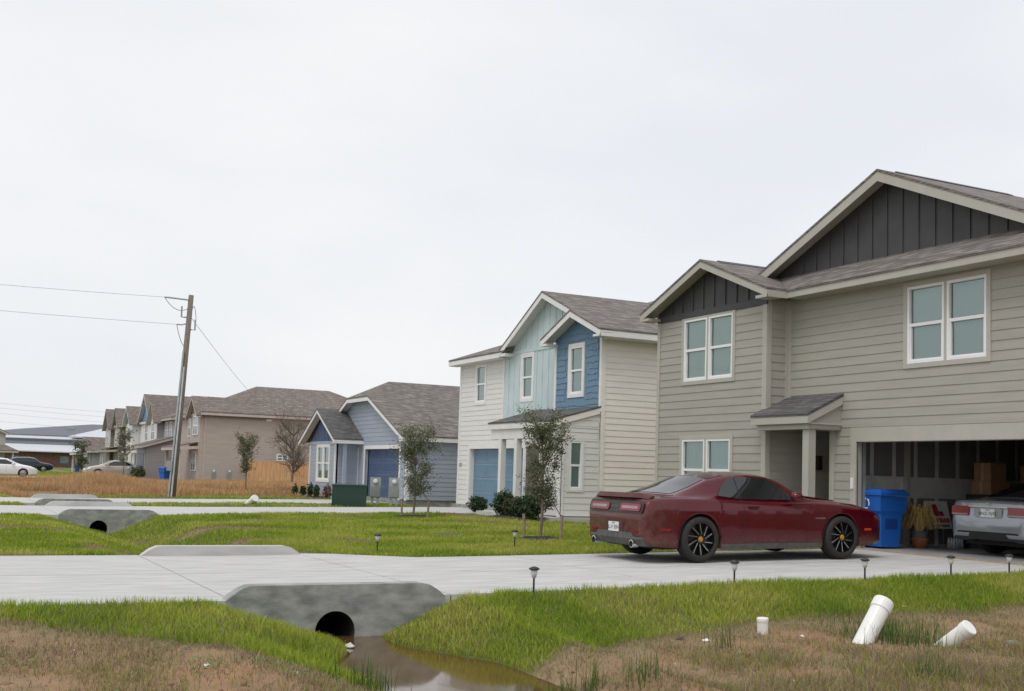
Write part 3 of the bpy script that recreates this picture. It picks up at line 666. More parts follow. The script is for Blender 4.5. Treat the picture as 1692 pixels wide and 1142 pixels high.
# ------------------------------------------------------------------ single-storey blue house
H1 = (16.25, 46, .25); Z1 = .33
h1 = thing("blue_house", H1, "single-storey grey-blue house with clipped gable and navy garage door", "house")
wf = Wall('X', 16.25, 41.0, 51.3, Z1, 2.75); wf.holes = [(41.81, 45.8, 0, 2.30)]
wfo = wf.sheath("front_wall", M_BLUE1, h1, H1); wf.holes = [(41.68, 45.95, 0, 2.44)]
wf.planks(M_BLUE1, wfo, H1, a0=41.12, a1=46.75, z1=2.75); wf.holes = []
wgb = Wall('X', 16.25, 41, 51.3, 2.75, 4.6)
gp = MB().prism([(16.25, 41.0, 2.75), (16.25, 51.3, 2.75), (16.25, 47.5, 4.42), (16.25, 44.85, 4.42)], (.1, 0, 0)).build("gable_wall", M_BLUE1, h1, H1)
wgb.planks(M_BLUE1, gp, H1, a0=41.02, a1=51.2, z0=2.75, z1=4.42, lim=lambda z: (41.0+(z-2.75)/.436, 51.3-(z-2.75)/.436), zstart=Z1)
for q in ((45.8, 45.95, Z1-.03, 2.31), (41.67, 41.81, Z1-.03, 2.31), (41.67, 45.95, 2.31, 2.46)): wf.trim("garage_trim", M_WHITE, h1, H1, *q, d=.034)
wf.trim("corner_board", M_WHITE, h1, H1, 40.98, 41.12, Z1-.03, 2.7, d=.033); wf.trim("corner_board", M_WHITE, h1, H1, 46.65, 46.76, Z1, 2.4, d=.03)
garage_door(wf, h1, H1, 41.81, 45.8, Z1-.03, 2.3, M_NAVY)
wsd = Wall('Y', 41.0, 16.25, 27, Z1, 2.75); wsdo = wsd.sheath("side_wall", M_BLUE1, h1, H1); wsd.planks(M_BLUE1, wsdo, H1, a0=16.37, a1=23, z1=2.64); wsd.trim("corner_board", M_WHITE, h1, H1, 16.25, 16.37, Z1, 2.64, d=.03)
MB().box((16.4, 51.2, .1), (27, 51.3, 2.7)).build("side_wall", M_BLUE1, h1, H1); MB().box((26.9, 41.1, .1), (27, 51.2, 2.7)).build("back_wall", M_BLUE1, h1, H1); MB().box((16.3, 41.04, .05), (26.95, 51.25, Z1)).build("foundation", M_CONCD, h1, H1)
# roof with clipped front gable
cz, rz_, e = 4.53, 5.27, 2.81
RG0, RG1 = (17.3, 46.15, rz_), (25.5, 46.15, rz_)
slab(h1, H1, [(15.88, 40.75, e), (28, 40.75, e), RG1, RG0, (15.88, 44.8, cz)], M_SHING); slab(h1, H1, [(15.88, 51.55, e), (15.88, 47.5, cz), RG0, RG1, (28, 51.55, e)], M_SHING)
slab(h1, H1, [(15.88, 44.8, cz), RG0, (15.88, 47.5, cz)], M_SHING); slab(h1, H1, [(28, 40.75, e), (28, 51.55, e), RG1], M_SHING)
board(h1, H1, (15.89, 40.75, e-.05), (15.89, 44.8, cz-.05), .17, .03, M_WHITE, "rake_board"); board(h1, H1, (15.89, 44.8, cz-.05), (15.89, 47.5, cz-.05), .17, .03, M_WHITE, "rake_board"); board(h1, H1, (15.89, 47.5, cz-.05), (15.89, 51.55, e-.05), .17, .03, M_WHITE, "rake_board")
board(h1, H1, (15.9, 40.76, e-.04), (28, 40.76, e-.04), .18, .03, M_WHITE, out=(0, -1, 0)); MB().box((15.95, 40.79, e-.2), (27, 40.99, e-.18)).build("soffit", M_WHITE, h1, H1)
MB().box((15.9, 40.77, e-.24), (16.23, 41.1, e-.1)).build("eave_return", M_WHITE, h1, H1)
for (ya, za, yb, zb) in ((40.8, e, 44.8, cz), (44.8, cz, 47.5, cz), (47.5, cz, 51.5, e)): MB().hexa([(15.92, ya, za-.13), (16.25, ya, za-.13), (16.25, yb, zb-.13), (15.92, yb, zb-.13), (15.92, ya, za-.11), (16.25, ya, za-.11), (16.25, yb, zb-.11), (15.92, yb, zb-.11)]).build("soffit", M_WHITE, h1, H1)
# bay
B1 = 15.25
wv = Wall('X', B1, 46.75, 50.45, Z1, 2.6); wv.holes = [(47.62, 49.32, .95, 2.42)]
wvo = wv.sheath("bay_wall", M_BLUE1, h1, H1); wv.holes = [(47.52, 49.42, .85, 2.52)]
wv.planks(M_BLUE1, wvo, H1, a0=46.85, a1=50.36, z1=2.55); wv.holes = [(47.62, 49.32, .95, 2.42)]
wv.window(h1, H1, 47.62, 49.32, .95, 2.42, M_WHITE, 2, tw=.1, blind=M_CURT, pane=M_PANEC)
wv.trim("corner_board", M_WHITE, h1, H1, 46.73, 46.86, Z1-.03, 2.5, d=.03); wv.trim("corner_board", M_WHITE, h1, H1, 50.36, 50.47, Z1-.03, 2.5, d=.03); wv.trim("frieze_board", M_BLUE1, h1, H1, 46.73, 50.47, 2.5, 2.64, d=.033)
gp = MB().prism([(B1, 46.75, 2.6), (B1, 50.45, 2.6), (B1, 48.6, 3.86)], (.1, 0, 0)).build("bay_gable_wall", M_NAVY, h1, H1)
battens(wv, gp, H1, M_NAVY, 46.9, 50.3, 2.64, lambda a: 3.78-.68*abs(a-48.6), .21, w_=.045, d=.02)
gable_roof_front(h1, H1, 14.9, 17.2, 48.6, 4.08, 51.3, 2.66, 46.05, 2.72, M_SHINGD, M_WHITE, .15, B1, vent=False, returns=False)
board(h1, H1, (14.93, 46.06, 2.68), (16.24, 46.06, 2.68), .16, .03, M_WHITE, out=(0, -1, 0))
wr = Wall('Y', 46.75, B1, 16.25, Z1, 2.6); wro = wr.sheath("bay_side_wall", M_BLUE1, h1, H1); wr.planks(M_BLUE1, wro, H1, a0=B1+.1, a1=16.2, z1=2.5)
MB().box((15.0, 46.1, 2.52), (16.22, 46.72, 2.55)).build("soffit", M_WHITE, h1, H1)
MB().box((15.42, 46.2, Z1-.06), (15.56, 46.34, 2.52)).build("porch_post", M_BLUE1, h1, H1); MB().box((15.0, 46.0, .1), (16.3, 46.8, Z1-.05)).build("porch_floor", M_CONC, h1, H1)
# ------------------------------------------------------------------ houses farther down the street
def roofpoly(house, org, polys, m):
    for p in polys: slab(house, org, p, m, .08)
M_TAUPE = mat("taupe_siding_paint", (.42, .365, .32), .65, .06, .8, stretch=(1, 1, 6)); M_GREY = mat("grey_siding_paint", (.32, .31, .31), .65, .06, .8, stretch=(1, 1, 6))
M_SHINGB = shingle_mat("brown_far_shingles", (.15, .125, .11), (.205, .175, .16), (.30, .25, .22))
def siding_rows(house, org, wall, m, a0, a1, z0, z1):      # far lap siding, boards too small to pick apart
    mb = MB(); z = z0
    while z < z1-.05:
        wall.wedge(mb, a0, a1, a0, a1, z, min(z+EXPO, z1)-.002, .022, .004); z += EXPO
    o = mb.build("lap_siding", m, house, org); o['kind'] = 'stuff'; return o
def far_window(wall, house, org, a0, a1, z0, z1, m=None):
    mb = MB(); t = .07
    for q in ((a0, a0+t, z0, z1), (a1-t, a1, z0, z1), (a0+t, a1-t, z0, z0+t), (a0+t, a1-t, z1-t, z1), (a0+t, a1-t, (z0+z1)/2-.03, (z0+z1)/2+.03), ((a0+a1)/2-.03, (a0+a1)/2+.03, z0+t, (z0+z1)/2-.03), ((a0+a1)/2-.03, (a0+a1)/2+.03, (z0+z1)/2+.03, z1-t)): wall.rect(mb, *q, -.02, .06)
    wo = mb.build("window", M_VINYL, house, org)
    wall.rect(MB(), a0+t, a1-t, z0+t, z1-t, .024, .034).build("pane", m or mat("far_window_glass", (.16, .22, .23), .1, .3, 1.5, spec=.8), wo, org)
def far_house(name, label, org, y0, y1, x0, x1, eave, sid, sidr, trim, wings=(), porch=None, wins=(), swins=(), pitch=.44, roofm=None):
    """box house facing -X with a hip roof; wings = front gables (y0,y1,x,eave,gable material)"""
    h = thing(name, org, label, "house"); rm = roofm or M_SHINGB
    wx = Wall('X', x0, y0, y1, .2, eave); wx.sheath("front_wall", sid, h, org); siding_rows(h, org, wx, sid, y0, y1, .25, eave)
    wy_ = Wall('Y', y0, x0, x1, .2, eave); wy_.sheath("side_wall", sidr, h, org); siding_rows(h, org, wy_, sidr, x0, x1, .25, eave-.1)
    MB().box((x0+.1, y1-.1, .1), (x1, y1, eave)).build("side_wall", sid, h, org); MB().box((x1-.1, y0+.1, .1), (x1, y1-.1, eave)).build("back_wall", sid, h, org)
    wx.trim("corner_board", trim, h, org, y0-.03, y0+.12, .2, eave, d=.04)
    hw_ = (y1-y0)/2+.4; yc = (y0+y1)/2; zr = eave+.15+pitch*hw_; a = x0-.4; b_ = x1+.4; ra = (a+hw_, yc, zr); rb = (b_-hw_, yc, zr)
    if rb[0] < ra[0]: ra = rb = ((a+b_)/2, yc, eave+.15+pitch*(b_-a)/2)
    ez = eave+.15
    roofpoly(h, org, [[(a, y0-.4, ez), (b_, y0-.4, ez), rb, ra], [(a, y1+.4, ez), ra, rb, (b_, y1+.4, ez)], [(a, y0-.4, ez), ra, (a, y1+.4, ez)], [(b_, y0-.4, ez), (b_, y1+.4, ez), rb]], rm)
    board(h, org, (a+.02, y0-.39, ez-.07), (b_, y0-.39, ez-.07), .2, .04, trim, out=(0, -1, 0)); board(h, org, (a+.01, y0-.4, ez-.07), (a+.01, y1+.4, ez-.07), .2, .04, trim)
    MB().box((a+.05, y0-.35, eave-.06), (b_, y0, eave-.04)).build("soffit", trim, h, org); MB().box((a+.05, y0, eave-.06), (x0, y1, eave-.04)).build("soffit", trim, h, org)
    for (wy0, wy1, wx_, we, gm, zr2, fm) in wings:
        wl = Wall('X', wx_, wy0, wy1, .2, we); wl.sheath("wing_wall", fm, h, org); siding_rows(h, org, wl, fm, wy0, wy1, .25, we)
        if wx_ < x0:
            sd_ = Wall('Y', wy0, wx_, x0, .2, we); sd_.sheath("wing_side_wall", sidr, h, org, .1); siding_rows(h, org, sd_, sidr, wx_, x0, .25, we)
        c_ = (wy0+wy1)/2; MB().prism([(wx_, wy0, we), (wx_, wy1, we), (wx_, c_, zr2-.12)], (.1, 0, 0)).build("gable_wall", gm, h, org)
        k = (zr2-we-.1)/((wy1-wy0)/2)
        gable_roof_front(h, org, wx_-.4, x0+4.5, c_, zr2, wy1+.35, we+.1-.35*k+.0, wy0-.35, we+.1-.35*k, rm, trim, .2, wx_, vent=False, returns=False)
    for (wx_, ya, yb, za, zb) in wins: far_window(Wall('X', wx_-.02, ya, yb, za, zb), h, org, ya, yb, za, zb)
    for (xa, xb, za, zb) in swins: far_window(Wall('Y', y0-.02, xa, xb, za, zb), h, org, xa, xb, za, zb)
    if porch:
        px, ya, yb, zt = porch
        slab(h, org, [(px-.3, ya-.3, zt), (px-.3, yb+.3, zt), (x0, yb, zt+.45), (x0, ya, zt+.45)], rm, .06, "porch_roof"); board(h, org, (px-.29, ya-.3, zt-.05), (px-.29, yb+.3, zt-.05), .22, .04, trim); board(h, org, (px-.28, ya-.29, zt-.05), (x0, ya-.29, zt+.1), .22, .04, trim, out=(0, -1, 0))
        for yy in (ya, yb): MB().box((px, yy-.1, .1), (px+.2, yy+.1, zt-.1)).build("porch_post", trim, h, org)
    return h
hT = far_house("taupe_house", "two-storey taupe house rising behind the tall brown grass", (17.4, 88, .2), 84.0, 93.6, 17.45, 33, 5.2, M_TAUPE, M_TAUPE, mat("taupe_trim", (.50, .44, .40), .6), wings=[(84.05, 87.6, 17.1, 5.2, M_TAUPE, 6.55, M_TAUPE)], porch=(15.7, 84.6, 89.5, 2.75), wins=[(17.1, 84.7, 86.4, 3.65, 5.05), (17.45, 88.2, 90.0, 3.6, 5.05), (17.1, 84.9, 86.5, 1.0, 2.5)], swins=[(22.8, 23.65, 1.92, 2.42)], pitch=.46)
MB().box((21.9, 83.94, 5.0), (22.3, 83.975, 4.85)).build("soffit_vent", M_VINYL, hT, (17.4, 88, .2))
hG = far_house("grey_house", "grey two-storey house with lower side garage and blue bin at its door", (17.4, 100, .2), 96.2, 104.6, 17.5, 29, 5.2, M_GREY, M_GREY, M_TANTRIM, wings=[(101.0, 104.4, 16.9, 5.2, M_WSID, 7.0, M_WSID)], wins=[(17.5, 97.2, 98.2, 3.6, 5.0), (17.5, 99.2, 100.2, 3.6, 5.0), (16.9, 101.9, 103.5, 3.5, 5.0)])
og = (17.4, 100, .2)
gx = Wall('X', 15.3, 96.2, 100.9, .2, 2.8); gx.sheath("garage_wing_wall", M_GREY, hG, og); gy = Wall('Y', 96.2, 15.3, 17.5, .2, 2.8); gy.sheath("garage_wing_side", M_GREY, hG, og, .1); siding_rows(hG, og, gy, M_GREY, 15.3, 17.5, .25, 2.8)
gx.rect(MB(), 96.9, 100.2, .2, 2.3, 0, .03).build("garage_door", mat("slate_door", (.13, .15, .19), .5), hG, og); slab(hG, og, [(14.9, 95.9, 2.95), (14.9, 101.2, 2.95), (17.5, 101.2, 3.75), (17.5, 95.9, 3.75)], M_SHINGB, .06, "garage_roof"); board(hG, og, (14.91, 95.9, 2.89), (14.91, 101.2, 2.89), .2, .04, M_TANTRIM)
MB().prism([(15.3, 96.2, 2.8), (17.5, 96.2, 2.8), (17.5, 96.2, 3.66), (15.3, 96.2, 3.0)], (0, .1, 0)).build("garage_wing_gable", M_GREY, hG, og)
board(hG, og, (14.93, 95.91, 2.89), (17.4, 95.91, 3.65), .2, .04, M_TANTRIM, "rake_board", out=(0, -1, 0))
far_house("white_far_house", "far white two-storey house with blue gable tops", (17.4, 110, .2), 104.9, 117.0, 17.4, 29, 5.2, M_WSID, M_WSID, M_WHITE, wings=[(105.0, 111.7, 17.2, 5.2, mat("sky_blue_gable_paint", (.16, .30, .48), .6), 7.8, M_WSID), (111.8, 116.2, 16.5, 5.2, MATS["sky_blue_gable_paint"], 6.9, M_WSID)], porch=(15.9, 107.3, 111.4, 2.6), wins=[(17.2, 107.2, 108.8, 3.5, 5.0), (16.5, 113.2, 114.8, 3.5, 4.8)])
far_house("olive_house", "far cream-fronted house with olive side wall and two small gables", (17, 127, .2), 122.0, 132.0, 17.0, 28, 5.2, mat("cream_front_paint", (.52, .50, .43), .6), mat("olive_side_paint", (.23, .215, .17), .6), M_TANTRIM, wings=[(122.1, 126.0, 16.8, 5.2, M_TAUPE, 7.1, MATS["cream_front_paint"]), (127.5, 131.5, 16.6, 5.2, M_TAUPE, 7.2, MATS["cream_front_paint"])], porch=(15.0, 122.5, 131, 2.7), wins=[(16.8, 123.3, 124.8, 3.5, 5.0), (16.6, 128.7, 130.3, 3.5, 5.0)])
far_house("small_grey_house", "far low grey single-storey house before the metal roof", (17, 147, .2), 140.0, 152.0, 17.5, 30, 2.8, mat("pale_grey_paint", (.33, .33, .35), .6), MATS["pale_grey_paint"], M_WHITE, wings=[(141.0, 145.0, 15.9, 2.7, MATS["pale_grey_paint"], 4.4, MATS["pale_grey_paint"])], porch=(15.2, 146.5, 150.5, 2.5), pitch=.5, wins=[(15.9, 142.2, 143.6, .9, 2.3)])
# house closing the street on the left, its gable towards us
o5 = (6, 178, .2); h5 = thing("beige_end_house", o5, "far beige two-storey house with paired white window in its gable", "house")
w5 = Wall('Y', 178.0, -2.5, 8.9, .2, 5.2); w5.sheath("front_wall", M_TANTRIM, h5, o5); siding_rows(h5, o5, w5, M_TANTRIM, -2.5, 8.9, .25, 5.2)
MB().prism([(3.3, 178, 5.2), (8.9, 178, 5.2), (6.1, 178, 6.55)], (0, .1, 0)).build("gable_wall", M_TANTRIM, h5, o5)
for (xa, za, xb, zb) in ((6.1, 6.75, 9.3, 5.2), (6.1, 6.75, 2.9, 5.2)):
    slab(h5, o5, [(xa, 177.5, za), (xb, 177.5, zb), (xb, 188, zb), (xa, 188, za)], M_SHINGB, .1); board(h5, o5, (xa, 177.51, za-.1), (xb, 177.51, zb-.1), .25, .05, M_TANTRIM, "rake_board", out=(0, -1, 0))
slab(h5, o5, [(-3, 177.5, 5.4), (3.4, 177.5, 5.4), (3.4, 182, 7.2), (-3, 182, 7.2)], M_SHINGB, .1)
far_window(w5, h5, o5, 4.6, 5.9, 3.55, 4.9); far_window(w5, h5, o5, 6.1, 7.4, 3.55, 4.9)
slab(h5, o5, [(-3, 176, 2.75), (10.6, 176, 2.75), (9.0, 178, 3.5), (-3, 178, 3.5)], M_SHINGB, .1, "porch_roof"); board(h5, o5, (-3, 176.02, 2.66), (10.6, 176.02, 2.66), .25, .05, M_TANTRIM, out=(0, -1, 0))
far_window(w5, h5, o5, 4.2, 6.2, .9, 2.3); MB().box((8.8, 178.1, .1), (8.9, 188, 5.2)).build("side_wall", M_TANTRIM, h5, o5); MB().box((9.8, 176.2, .1), (10.0, 176.4, 2.5)).build("porch_post", M_TANTRIM, h5, o5)
# school hall with metal roofs
oS = (24, 245, .2); hS = thing("metal_roof_hall", oS, "long low brick building under slate and silver metal roofs", "building")
MB().box((8, 240, .1), (60, 275, 3.4)).build("brick_wall", M_BRICK, hS, oS)
slab(hS, oS, [(7, 238, 3.3), (30, 238, 3.3), (28, 244, 4.7), (7, 244, 4.7)], M_METALROOF, .2, "metal_roof"); slab(hS, oS, [(7, 243.8, 4.75), (34, 243.8, 4.75), (34, 246, 5.3), (7, 246, 5.3)], M_METALDARK, .2, "metal_roof")
slab(hS, oS, [(7, 247, 5.9), (30, 247, 5.9), (25, 249, 6.6), (7, 249, 6.6)], M_METALROOF, .2, "metal_roof"); MB().box((7.5, 246, 3), (58, 247.2, 5.8)).build("clerestory_wall", M_METALDARK, hS, oS)
slab(hS, oS, [(7, 248.5, 6.6), (44, 248.5, 6.6), (44, 262, 9.8), (30, 262, 9.6), (16, 262, 8.1)], M_METALDARK, .3, "metal_roof"); slab(hS, oS, [(24, 247, 6.55), (44, 247, 6.55), (44, 256, 9.0), (33, 256, 9.0)], M_METALROOF, .25, "metal_roof")
for x in (13, 22, 26): MB().box((x, 239.9, 1.0), (x+1.6, 239.97, 2.4)).build("window", mat("far_window_glass", (.16, .22, .23)), hS, oS)
MB().box((24.6, 256, 7.6), (26.0, 257.4, 8.9)).build("roof_vent", M_STEEL, hS, oS)
# added house past the bare lot, unseen, a dark reflection for the coupe
far_house("reflection_house", "added brown two-storey house out of view, there for the coupe to reflect", (17.5, -10, .2), -15.0, -4.5, 16.5, 29, 5.3, M_TAUPE, M_TAUPE, M_TANTRIM, wings=[(-14.5, -10.5, 15.9, 5.3, M_CHAR, 6.6, M_TAUPE)], wins=[(15.9, -13.4, -11.6, 3.6, 5.1), (16.5, -9, -7.2, 3.6, 5.1)])
# ------------------------------------------------------------------ cedar fence by the taupe house
of = (20.5, 82.8, .15); fen = thing("cedar_fence", of, "new orange cedar picket fence beside the taupe house wall", "fence")
x = 20.35
while x < 34:
    MB().box((x, 82.78+random.uniform(-.008, .008), .08), (x+.132, 82.8, 1.86+random.uniform(-.015, .015))).build("picket", M_CEDAR, fen, of); x += .14
for z in (.4, 1.1, 1.6): MB().box((20.35, 82.81, z), (34, 82.85, z+.09)).build("rail", M_CEDAR, fen, of)
for xx in np.arange(20.4, 34, 2.4): MB().box((xx, 82.86, .05), (xx+.09, 82.95, 1.8)).build("post", M_CEDAR, fen, of)
# ------------------------------------------------------------------ cars
def car_paint(name, c, dirt=None, metal=.25, dz=.5, rear=0.):
    m, n, l, b = node_mat(name); b.inputs['Metallic'].default_value = metal; b.inputs['Roughness'].default_value = .22
    b.inputs['Coat Weight'].default_value = .7; b.inputs['Coat Roughness'].default_value = .04; b.inputs['Specular IOR Level'].default_value = .2
    b.inputs['Base Color'].default_value = c+(1,)
    if dirt:
        tcn = n.new("ShaderNodeTexCoord"); sx = n.new("ShaderNodeSeparateXYZ"); l.new(tcn.outputs['Object'], sx.inputs[0])
        t = n.new("ShaderNodeTexNoise"); t.inputs['Scale'].default_value = 9; t.inputs['Detail'].default_value = 8; t.inputs['Roughness'].default_value = .7; l.new(tcn.outputs['Object'], t.inputs['Vector'])
        mr = n.new("ShaderNodeMapRange"); l.new(sx.outputs[2], mr.inputs[0]); mr.inputs[1].default_value = dz+.12; mr.inputs[2].default_value = .2; mr.inputs[3].default_value = 0; mr.inputs[4].default_value = .62
        mr2 = n.new("ShaderNodeMapRange"); l.new(sx.outputs[0], mr2.inputs[0]); mr2.inputs[1].default_value = .75; mr2.inputs[2].default_value = .02; mr2.inputs[3].default_value = 0; mr2.inputs[4].default_value = rear
        a = n.new("ShaderNodeMath"); a.operation = 'ADD'; l.new(mr.outputs[0], a.inputs[0]); l.new(mr2.outputs[0], a.inputs[1])
        mu = n.new("ShaderNodeMath"); mu.operation = 'MULTIPLY'; mu.use_clamp = True; l.new(a.outputs[0], mu.inputs[0])
        mr3 = n.new("ShaderNodeMapRange"); l.new(t.outputs['Fac'], mr3.inputs[0]); mr3.inputs[1].default_value = .35; mr3.inputs[2].default_value = .65; mr3.inputs[3].default_value = .25; mr3.inputs[4].default_value = 1.25; l.new(mr3.outputs[0], mu.inputs[1])
        mxc = n.new("ShaderNodeMixRGB"); l.new(mu.outputs[0], mxc.inputs[0]); mxc.inputs[1].default_value = c+(1,); mxc.inputs[2].default_value = dirt+(1,); l.new(mxc.outputs[0], b.inputs['Base Color'])
        rr = n.new("ShaderNodeMapRange"); l.new(mu.outputs[0], rr.inputs[0]); rr.inputs[3].default_value = .22; rr.inputs[4].default_value = .85; l.new(rr.outputs[0], b.inputs['Roughness'])
        cw = n.new("ShaderNodeMapRange"); l.new(mu.outputs[0], cw.inputs[0]); cw.inputs[3].default_value = .7; cw.inputs[4].default_value = .1; cw.inputs[2].default_value = .8; l.new(cw.outputs[0], b.inputs['Coat Weight'])
    MATS[name] = m; return m
m, n, l, b = node_mat("dark_car_glass"); b.inputs['Base Color'].default_value = (.012, .015, .017, 1); b.inputs['Roughness'].default_value = .03; b.inputs['Specular IOR Level'].default_value = .8; M_CGLASS = m
M_TYRE = mat("tyre_rubber", (.022, .021, .02), .8, .25, 20); M_RIM = mat("black_rim", (.012, .012, .013), .25, .1); M_CHROME = mat("bright_chrome", (.75, .75, .76), .12, .02, metal=1.)
M_RIMS = mat("silver_rim", (.45, .45, .46), .3, .05, metal=.8); M_LENS = mat("red_lens", (.22, .006, .010), .15, .1, spec=.7); M_LENSP = mat("pale_lens", (.26, .21, .21), .15, .1, spec=.7)
M_VAL = mat("dusty_grey_plastic", (.085, .083, .08), .7, .3, 8); M_PLATE = mat("white_plate", (.68, .69, .70), .4, .04); M_INK = mat("plate_ink", (.02, .02, .03), .5)
class Car:
    def __init__(s, T, wheels, wr, arch, prof=None, gbase=.885):
        s.T = np.array(T, float); s.x = s.T[:, 0]; s.wh, s.wr, s.ar, s.gb = wheels, wr, arch, gbase
        s.L = s.x[-1]
        s.pz, s.py = prof or ([.1, .25, .4, .6, .72, .85, 1.0], [.93, .965, .985, 1.0, .99, .972, .945])
    def col(s, k, x): return float(np.interp(x, s.x, s.T[:, k]))
    def hw(s, x): return s.col(1, x)
    def side(s, x, z): return s.hw(x)*float(np.interp(z, s.pz, s.py))
    def zbot(s, x):
        z = s.col(2, x)
        for w_ in s.wh:
            d = abs(x-w_)
            if d < s.ar: z = max(z, s.wr+math.sqrt(s.ar**2-d*d))
        return z
    def gh(s, x):                       # greenhouse base and roof edge
        zs = s.col(3, x); return (s.hw(x)*s.gb, zs+.008), (s.col(5, x), s.col(6, x)), s.col(4, x)
    def section(s, x):
        zb, zs = s.zbot(x), s.col(3, x); P = [(.55*s.hw(x), zb+.0)]
        top = max(zs-.05, zb+.02)
        for z in np.linspace(zb, top, 10): P.append((s.side(x, z), z))
        yt = P[-1][0]; P += [(yt*.985, top+.028), (yt*.955, zs-.004), (yt*.92, zs+.006)]
        (yg, zg), (yr, zr), zc = s.gh(x)
        P.append((min(yg, yt*.9), zg+.002)); yg = P[-1][0]
        for q in (.3, .6, .85): P.append((yg+(yr-yg)*q, zg+(zr-zg)*q+.012*math.sin(q*math.pi)))
        P.append((yr, zr))
        for q in (.93, .82, .6, .3, 0): P.append((yr*q, zr+(zc-zr)*(1-q*q)))
        return P
    def glass_y(s, x, z):
        (yg, zg), (yr, zr), zc = s.gh(x); yg = min(yg, s.side(x, s.col(3, x)-.05)*.9); q = np.clip((z-zg)/max(zr-zg, 1e-3), 0, 1); return yg+(yr-yg)*q
    def top_z(s, x, y):
        (yg, zg), (yr, zr), zc = s.gh(x); q = abs(y)/yr
        if q <= 1: return zr+(zc-zr)*(1-q*q)
        return zr+(zg-zr)*(abs(y)-yr)/max(yg-yr, 1e-3)
    def stations(s):
        X = set(np.linspace(0, s.L, 56))|set(s.x)
        for w_ in s.wh:
            X |= {w_-s.ar-.001, w_+s.ar+.001}|set(w_+s.ar*np.cos(np.linspace(0, math.pi, 19))*.9999)
        return sorted(X)
    def body(s, root, m, name="body"):
        X = s.stations(); V = []; n = None
        for x in X:
            P = s.section(x); n = len(P)
            V += [(x, -y, z) for y, z in P]+[(x, y, z) for y, z in P[::-1][1:]]
        k = 2*n-1; F = []
        for i in range(len(X)-1):
            for j in range(k-1): F.append((i*k+j, i*k+j+1, (i+1)*k+j+1, (i+1)*k+j))
        F.append(tuple(range(k))[::-1]); F.append(tuple((len(X)-1)*k+j for j in range(k)))
        o = new_obj(name, V, F, m, root, smooth=True); return o
    def side_patch(s, name, m, root, poly_lo, poly_hi, x0, x1, off=.006, both=True, glass=True, nx=26, nz=6):
        """patch on the flank between two curves z=lo(x), hi(x)"""
        for sg in ((-1, 1) if both else (-1,)):
            V = []; X = np.linspace(x0, x1, nx)
            for x in X:
                lo, hi = np.interp(x, *zip(*poly_lo)), np.interp(x, *zip(*poly_hi))
                for z in np.linspace(lo, hi, nz):
                    y = (s.glass_y(x, z)+.012 if glass else s.side(x, z))+off
                    V.append((x, sg*y, z))
            F = [(i*nz+j, (i+1)*nz+j, (i+1)*nz+j+1, i*nz+j+1) for i in range(nx-1) for j in range(nz-1)]
            new_obj(name, V, F if sg < 0 else [f[::-1] for f in F], m, root, smooth=True)
    def top_patch(s, name, m, root, x0, x1, w0, w1, off=.006, nx=16, ny=15):
        V = []
        for x in np.linspace(x0, x1, nx):
            wv = w0+(w1-w0)*(x-x0)/(x1-x0)
            for q in np.linspace(-1, 1, ny): V.append((x, q*wv, s.top_z(x, q*wv)+off))
        return new_obj(name, V, [(i*ny+j, (i+1)*ny+j, (i+1)*ny+j+1, i*ny+j+1) for i in range(nx-1) for j in range(ny-1)], m, root, smooth=True)
    def seam(s, root, pts, w_=.006):         # narrow dark panel gap on the flank, pts (x,z)
        for sg in (-1, 1):
            V = []; n_ = len(pts)
            for x, z in pts:
                for d in (-w_/2, w_/2): V.append((x+d, sg*(s.side(x, z)+.002), z))
            new_obj("panel_gap", V, [(2*i, 2*i+1, 2*i+3, 2*i+2) for i in range(n_-1)], M_DARK, root)
    def wheels(s, root, track, width, style, rimr, hubm=None, far=False):
        for x in s.wh:
            for sg in (-1, 1):
                y = sg*track; o = -1 if sg < 0 else 1
                r_ = s.wr; wd = width/2
                rim = MB().lathe([(.02, .055*o), (rimr*.96, .03*o), (rimr*.99, .085*o), (rimr, .10*o), (rimr*1.0, -.1*o)], (x, y, r_), 'y', 40).build("wheel", M_RIM if style == 'dark' else M_RIMS if far else M_RIM, root, smooth=False)
                MB().lathe([(rimr*.98, wd*.90*o), (rimr+.02, wd*o), (r_-.05, wd*1.02*o), (r_-.012, wd*.86*o), (r_, wd*.6*o), (r_, -wd*.6*o), (r_-.012, -wd*.86*o), (rimr, -wd*o)], (x, y, r_), 'y', 44).build("tyre", M_TYRE, rim, smooth=True)
                ns = 10 if not far else 7
                for k in range(ns):
                    a = 2*math.pi*k/ns; tw = .38 if style == 'dark' else 0
                    sp = MB(); d0, d1 = .05, rimr*.95
                    def pt(rr, ang, yy): return (x+rr*math.cos(ang), y+o*yy, r_+rr*math.sin(ang))
                    q = .10 if not far else .16
                    sp.hexa([pt(d0, a-.30, .06), pt(d1, a+tw-q, .06), pt(d1, a+tw-q, .095), pt(d0, a-.30, .105), pt(d0, a+.30, .06), pt(d1, a+tw+q*.6, .06), pt(d1, a+tw+q*.6, .095), pt(d0, a+.30, .105)])
                    sp.build("spoke", M_RIM if style == 'dark' else M_RIMS, rim)
                    if style == 'dark':
                        MB().hexa([pt(.085, a+.04, .1), pt(d1, a+tw-.012, .09), pt(d1, a+tw-.012, .099), pt(.085, a+.04, .111), pt(.085, a+.12, .1), pt(d1, a+tw+.014, .09), pt(d1, a+tw+.014, .099), pt(.085, a+.12, .111)]).build("spoke_edge", M_CHROME, rim)
                MB().lathe([(0, .122*o), (.03, .12*o), (.036, .105*o), (.05, .10*o)], (x, y, r_), 'y', 18).build("hub_cap", hubm or M_RIMS, rim)
                # arch liner and lip
                V = []; na = 18
